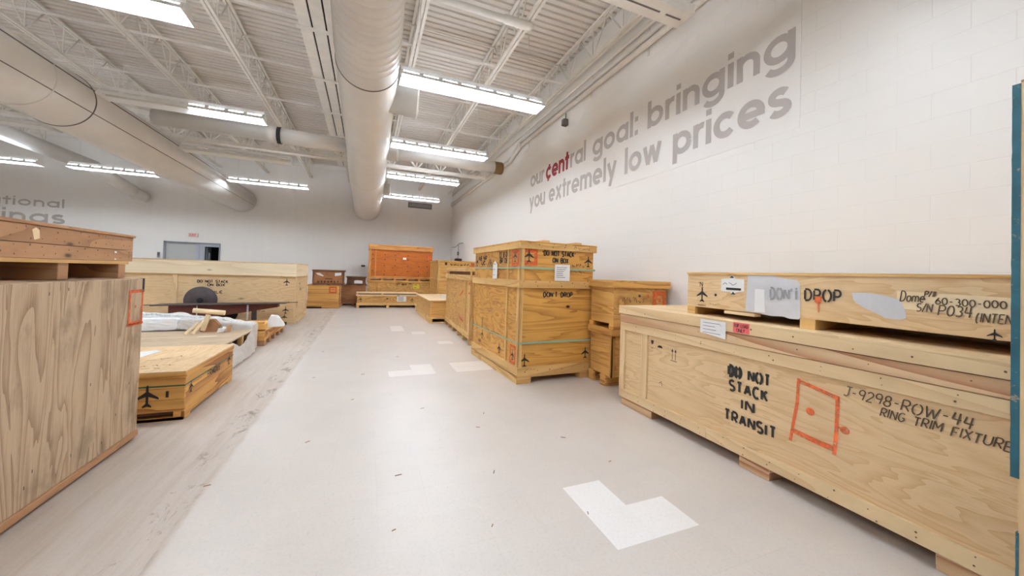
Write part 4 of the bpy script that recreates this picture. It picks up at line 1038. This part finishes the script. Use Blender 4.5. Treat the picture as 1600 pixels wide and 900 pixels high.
nails(r, [(y * .1, z) for z in (.17, .21, .27, .32) for y in range(18, 33, 1)], (E, 0, 0), YD, .005)
ink(r, 'paper_speck', 'paper', lambda bm: (quad(bm, (E, 3.0, .205), YD, PZ, 0, .03, 0, .014), quad(bm, (.0125 + E, 2.98, .150), YD, PZ, 0, .02, 0, .012)))

# 13 --- small planked crate on the floor
r = thing('shipping_crate', 'low golden planked crate with airplane marks, on the floor beside the weathered one', 'crate', (-1.585, 4.41, 0))
SX, SY = -1.15, 1.34
def band(z0, z1, t=.022, p=0.0): return [(SX - p, p, -p, t, z0, z1, 'x'), (SX - p, p, SY - t, SY + p, z0, z1, 'x'), (-t, p, t, SY - t, z0, z1, 'y'), (SX - p, SX + t, t, SY - t, z0, z1, 'y')]
for z0, z1 in ((.085, .20), (.202, .305), (.307, .405)): box('plank_side', r, 'gold_lumber', band(z0, z1), bevel=.002)
box('lid_band', r, 'gold_lumber', band(.407, .452, .022, .006), bevel=.002)
box('lid', r, 'pale_ply', [(SX - .006, .006, -.006, SY + .006, .452, .467, 'y')])
box('base_rail', r, 'gold_lumber', [(SX, 0, 0, .022, .0, .032, 'x'), (-.022, .004, .0, SY, .03, .084, 'y'), (SX, -.9, 0, .022, .032, .085, 'x'), (-.08, -.022, 0, .022, .032, .085, 'x')], bevel=.002)
box('bottom_sheet', r, 'dark_ply', [(SX + .03, -.03, .03, SY - .03, .05, .08, 'x')])
for y0 in (.0, 1.18): box('skid', r, 'gold_lumber', [(SX, 0, y0, y0 + .15, 0, .03, 'x')])
bm = new()
for b_ in ((-.0, .003, -.003, SY + .003, .325, .337), (SX - .003, .003, -.003, 0, .325, .337), (SX - .003, SX, -.003, SY, .325, .337)): board(bm, *b_)
build('strap', bm, 'dkstrap', r)
def f(bm):
    plane_icon(bm, (-.275, -2 * E, .25), PX, PZ, .17); quad(bm, (-.14, -2 * E, .225), PX, PZ, 0, .022, 0, .06)
    plane_icon(bm, (2 * E, .12, .285), YD, PZ, .10); plane_icon(bm, (2 * E, 1.18, .31), YD, PZ, .11); write(bm, 'FRAGILE', (2 * E, .52, .262), YD, PZ, .065, .012, .22, .08, .36)
ink(r, 'stencil_lettering', 'ink', f)
ink(r, 'faded_lettering', 'pencil', lambda bm: (scrawl(bm, (-.80, .12, .467 + .002), PX, (0, 1, 0), .55, .06, .01, 26), scrawl(bm, (-.7, .25, .469), PX, (0, 1, 0), .5, .06, .008, 22), scrawl(bm, (-.5, .5, .469), (.8, .6, 0), (0, 1, 0), .3, .06, .012, 12)))
sheet(r, 'paper_scrap', 'paper', (-.70, .66, .471), PX, (0, 1, 0), [(-.2, -.05), (.03, .0), (.05, .08), (.10, .36), (.02, .44), (-.2, .3)], 0)

# 14 --- weathered low crate half covered with plastic
r = thing('shipping_crate', 'low weathered crate with a torn plastic sheet hanging down its aisle side', 'crate', (-1.79, 6.05, 0))
SX, SY, ZH = -2.3, 1.44, .40
box('lid', r, 'old_ply', [(SX, .0, 0, .70, ZH - .02, ZH, 'x'), (SX, 0, .704, SY, ZH - .022, ZH - .002, 'x')])
box('plank_side', r, 'old_ply', [(SX, 0, 0, .02, .06, ZH - .02, 'x'), (SX, 0, SY - .02, SY, .06, ZH - .02, 'x'), (SX, SX + .02, .02, SY - .02, .06, ZH - .02, 'y'), (-.02, 0, .02, SY - .02, .06, .22, 'y')])
box('inner_sheet', r, 'maroon', [(-.35, -.33, .02, SY - .02, .06, ZH - .02, 'y')])
for y0 in (.05, .86, 1.28): box('post', r, 'tan_lumber', [(-.07, -.01, y0, y0 + .1, .06, ZH - .02, 'z')])
for y0 in (.0, .65, 1.3): box('skid', r, 'old_ply', [(SX, 0, y0, y0 + .12, 0, .06, 'x')])
bm = new(); ny, nz = 44, 16; g = []
for i in range(ny + 1):
    yy = -.02 + (SY + .06) * i / ny; s_ = i / ny
    ztop = ZH + .006 - (.16 * math.exp(-((s_ - .52) / .22) ** 2)) * (1 if .12 < s_ < .92 else .4) - .02 * (s_ < .2)
    row = []
    for k in range(nz + 1):
        zz = .012 + (ztop - .012) * k / nz
        d_ = .012 + .028 * (1 - k / nz) + .02 * noise.noise(Vector((yy * 5, zz * 7, 2.2))) + .012 * noise.noise(Vector((yy * 14, zz * 9, 7.7)))
        row.append(bm.verts.new((max(.003, d_), yy, zz)))
    g.append(row)
for i in range(ny):
    for k in range(nz):
        f_ = bm.faces.new((g[i][k], g[i + 1][k], g[i + 1][k + 1], g[i][k + 1])); f_.smooth = True
build('plastic_sheet', bm, 'plastic', r)
sheet(r, 'paper_scrap', 'paper', (-.55, .75, ZH + .003), PX, (0, 1, 0), [(0, 0), (.25, .03), (.24, .07), (.02, .05)], 0)

# 15 --- plastic wrapped bundle behind it
o = thing('wrapped_bundle', 'lumpy bundle wrapped in white plastic behind the torn-sheeted crate', 'bundle', (-1.84, 7.62, 0))
bm = new(); nx, ns = 60, 22; g = []
for i in range(nx + 1):
    x = -2.3 * i / nx
    h = .45 + .09 * min(1, -x / .45) + .11 * max(0, min(1, (-x - .35) / 1.0)) + .018 * noise.noise(Vector((x * 6, 0, 1)))
    row = []
    for k in range(ns + 1):
        s_ = k / ns
        if s_ < .45: yy, zz = 0, h * s_ / .45
        elif s_ < .7: yy, zz = .34 * (s_ - .45) / .25, h
        else: yy, zz = .34, h * (1 - (s_ - .7) / .3)
        a = .04 * noise.noise(Vector((x * 3.2, yy * 4, zz * 5))) + .022 * noise.noise(Vector((x * 9, yy * 9 + 3, zz * 10)))
        row.append(bm.verts.new((x, yy - a * (1 if s_ < .5 else -.3) + .02, max(0, zz + a * .8 * (zz > .1)))))
    g.append(row)
for i in range(nx):
    for k in range(ns):
        f_ = bm.faces.new((g[i][k], g[i + 1][k], g[i + 1][k + 1], g[i][k + 1])); f_.smooth = True
for row in (g[0], g[-1]): bm.faces.new(row)
build('plastic_wrap', bm, 'plastic', o)
bm = new(); e_ = []
for i in range(40):
    x = -.02 - 2.25 * i / 39; h = .45 + .09 * min(1, -x / .45) + .11 * max(0, min(1, (-x - .35) / 1.0))
    e_.append((x, .05 + .02 * math.sin(i * 1.7), h + .012 + .014 * noise.noise(Vector((i * .8, 3, 1)))))
tube(bm, e_, .016, 7); build('folded_edge', bm, 'foam', o)['label'] = 'bright folded plastic edge'
for nm, x0, x1, y0, z0, z1, sd in (('white_flap', -1.62, -.98, -.14, .41, .60, 1), ('clear_bag', -.98, -.66, -.12, .41, .585, 5)):
    bm = new(); bmesh.ops.create_cube(bm, size=1.0); bmesh.ops.subdivide_edges(bm, edges=bm.edges[:], cuts=7, use_grid_fill=True)
    for v_ in bm.verts:
        q = v_.co.copy(); q2 = q.normalized() * .5 * 1.25; q = q.lerp(q2, .35)
        nz_ = noise.noise(q * 4 + Vector((sd, 0, 0))) * .10 + noise.noise(q * 11 + Vector((sd, 3, 0))) * .05
        q = q * (1 + nz_)
        v_.co = Vector(((x0 + x1) / 2 + q.x * (x1 - x0), y0 + .08 + q.y * .16, (z0 + z1) / 2 + q.z * (z1 - z0)))
    build(nm, bm, 'foam' if sd == 1 else 'plastic', o)

# loose timber and card on the weathered crate
def stick(label, a, b_, w_, h_, mat='stick', name='timber_offcut', sides=4):
    bm = new(); bar(bm, a, b_, w_, h_, sides); o = build(name, bm, mat); tag(o, label, 'timber'); return o
stick('round pale pole lying across the top of the wood scraps', (-2.54, 7.22, .76), (-2.13, 7.24, .715), .038, None, sides=14, name='wooden_pole')
stick('short pale timber leaning under the round pole', (-2.40, 7.20, .44), (-2.34, 7.215, .69), .055, .055)
stick('split pale stick leaning at the front of the wood scraps', (-2.56, 7.02, .42), (-2.42, 7.10, .575), .045, .03)
stick('second split stick, leaning right of the first toward the card', (-2.46, 7.01, .42), (-2.36, 7.12, .60), .04, .028)
stick('short upright block right of the brown card scrap', (-2.06, 7.2, .41), (-2.05, 7.21, .52), .045, .045, 'knot_lumber')
bm = new()
prism(bm, [(0, 0), (.23, .0), (.25, .10), (.16, .20), (.07, .19), (-.03, .1)], (-2.47, 7.30, .405), PX, (0, .25, .97), (0, .09, .0)); o = build('card_scrap', bm, 'card'); tag(o, 'crumpled brown card scrap leaning behind the pale split sticks', 'cardboard')
bm = new(); prism(bm, [(0, 0), (.09, .02), (.11, .06), (.02, .07)], (-2.2, 7.14, .405), PX, PZ, (0, .06, 0)); prism(bm, [(0, 0), (.06, 0), (.05, .05), (.01, .06)], (-2.16, 7.2, .405), PX, PZ, (0, .05, .03)); o = build('foam_scrap', bm, 'paper'); tag(o, 'white crumpled foam scrap right of the brown card', 'scrap')

# 16 --- pallet crate with boards behind the bundle
r = thing('wooden_pallet', 'low golden pallet base by the aisle, beyond the plastic bundle', 'pallet', (-1.74, 8.03, 0))
SX, SY = -1.3, 1.75
for z0, z1 in ((.10, .185), (.187, .275)): box('plank_side', r, 'gold_lumber', [(SX, 0, 0, .03, z0, z1, 'x'), (-.03, 0, .03, SY, z0, z1, 'y'), (SX, SX + .03, .03, SY, z0, z1, 'y'), (SX + .03, -.03, SY - .03, SY, z0, z1, 'x')], bevel=.003)
box('deck', r, 'gold_lumber', [(SX + .03, -.03, .03 + .28 * i, .03 + .28 * i + .26, .24, .265, 'x') for i in range(6)])
for y0 in (.02, .4, .8, 1.2, 1.6): box('skid', r, 'knot_lumber', [(-.14, .0, y0, y0 + .13, 0, .10, 'y')], bevel=.003)
box('skid', r, 'knot_lumber', [(SX, SX + .14, 0, SY, 0, .10, 'y')])
stick('thick splintered plank lying on the near end of the pallet base', (-2.25, 8.22, .335), (-1.76, 8.25, .345), .22, .10, 'gold_lumber', 'loose_plank')
stick('thin plank laid on the thick splintered one', (-2.3, 8.22, .41), (-1.80, 8.3, .42), .16, .03, 'gold_lumber', 'loose_plank')
o = thing('foam_block', 'white foam-wrapped block tilted on the pallet base', 'block', (-1.68, 8.75, .275), .25)
bm = new(); prism(bm, [(-.16, .0), (.10, .0), (.13, .04), (.03, .19), (-.1, .21), (-.17, .05)], (0, -.15, 0), PX, PZ, (0, .42, 0)); build('foam_body', bm, 'foam', o, bevel=.012)
bm = new(); prism(bm, [(-.17, .0), (-.10, .0), (-.02, .215), (-.1, .22)], (0, -.152, 0), PX, PZ, (0, .10, 0)); build('tape_band', bm, 'paper', o)

# 17 --- maroon tapered bench with a steel top, dark disc behind
KB = 1.081
def ZB_(z): return 1.5 + (z - 1.5) * KB
r = thing('tapered_bench', 'maroon tapered arm with a thin steel top and chain, before the long pale crate', 'bench', (-2.913, 10.27, 0))
bm = new(); prism(bm, [(a * KB, ZB_(b_)) for a, b_ in ((-1.27, .635), (1.05, .68), (1.05, .695), (-1.27, .652))], (0, -.22, 0), PX, PZ, (0, .44, 0)); bar(bm, (-1.27 * KB, 0, ZB_(.643)), (-1.6, 0, ZB_(.638)), .1, .012); bar(bm, (1.05 * KB, 0, ZB_(.688)), (1.34, .05, ZB_(.70)), .1, .01); build('steel_top', bm, 'iron', r)
bm = new(); prism(bm, [(a * KB, ZB_(b_)) for a, b_ in ((-1.02, .44), (-1.02, .636), (.88, .676), (.88, .60), (-.22, .40), (-.6, .36))], (0, -.1, 0), PX, PZ, (0, .2, 0)); build('tapered_arm', bm, 'maroon', r)
for x, zt in ((-.75, .28), (.46, .44)):
    bm = new(); bar(bm, (x, 0, 0), (x, 0, zt), .09, .09); build('leg', bm, 'iron', r)
bm = new()
for i in range(12):
    z = .17 + .036 * i
    lathe(bm, [(-.012, .012), (-.006, .022), (.006, .022), (.012, .012)], 'z', (.36, -.14, z), 8)
build('chain', bm, 'foam', r)
bm = new(); bar(bm, (-.59, -.13, .26), (-.59, -.13, .57), .012, sides=8); build('rod', bm, 'foam', r)
bm = new(); lathe(bm, [(-.02, .06), (-.02, .20), (.02, .20), (.02, .06)], 'y', (-.1, .15, .36), 30); build('caster_wheel', bm, 'dark', r)
o = thing('steel_disc', 'dark steel disc standing on edge behind the maroon arm', 'disc', (-3.62, 10.66, 0))
bm = new(); lathe(bm, [(-.02, .05), (-.025, .31), (-.012, .322), (.012, .322), (.025, .31), (.02, .05)], 'y', (0, 0, .645), 48); build('disc_plate', bm, 'iron', o)
bm = new(); lathe(bm, [(-.05, .04), (-.05, .06), (.05, .06), (.05, .04)], 'y', (0, 0, .645), 24); build('hub', bm, 'dark', o)
box('stand_post', o, 'iron', [(-.04, .04, .052, .10, .03, .70, 'z')]); box('foot', o, 'iron', [(-.18, .18, -.06, .12, 0, .03, 'x')])

# 18 --- teal edged crate end at the near right
r = thing('shipping_crate', 'tall wooden crate with a chipped teal edge, at the right border of the picture', 'crate', (2.42, -.5, 0))
box('box_body', r, 'knot_lumber', [(0, .40, 0, 1.084, .10, 2.352, 'z')])
for y0 in (.05, .9): box('skid', r, 'knot_lumber', [(.0, .38, y0, y0 + .12, 0, .10, 'x')])
box('batten', r, 'pale_lumber', [(-.004, 0, 1.04, 1.084, .3, 2.34, 'z')])
random.seed(3)
def edge(z0, z1, w_):
    bm = new(); n = int((z1 - z0) / .03); prev = None
    for i in range(n + 1):
        z = z0 + (z1 - z0) * i / n; y1_ = 1.086 + w_ + .0015 * noise.noise(Vector((z * 22, 1, 1))); x_ = -.006
        cur = [bm.verts.new(p_) for p_ in ((x_, 1.082, z), (x_, y1_, z), (.3, y1_, z), (.3, 1.082, z))]
        if prev:
            for k in range(4): bm.faces.new((prev[k], prev[(k + 1) % 4], cur[(k + 1) % 4], cur[k]))
        else: bm.faces.new(cur)
        prev = cur
    bm.faces.new(prev); return build('teal_edge', bm, 'teal', r)
edge(.76, 2.338, .018)['label'] = 'chipped teal edge'; edge(.10, .55, .004)['label'] = 'lower teal edge'


# loose splinters and crumbs of wood on the open floor
rs = random.Random(11)
for x, y, a, l in ((.27, 2.78, .1, .06), (1.06, 3.4, -.5, .05), (.2, 2.2, .4, .03), (-.95, 3.05, .2, .05), (1.36, 1.96, 1.2, .03), (.62, 4.05, .3, .05), (-.1, 4.55, .6, .04), (1.22, 3.72, 1.0, .04), (.0, 5.6, .2, .06), (-.42, 3.55, .7, .05), (1.75, 2.95, -.6, .06), (.95, 2.6, 1.1, .05), (.55, 6.6, .2, .05), (-.62, 5.6, .5, .04), (1.9, 2.45, .2, .035), (.75, 2.05, .9, .03)):
    bm = new(); bar(bm, (-l * .4, 0, .0022), (l * .4, 0, .0018), .004 + rs.random() * .002, .0035); o = build('wood_splinter', bm, 'iron' if rs.random() < .3 else 'card', loc=(x, y, 0)); o.rotation_euler.z = a
    tag(o, 'tiny loose wood splinter lying on the open floor', 'splinter', 'splinters on the open floor')
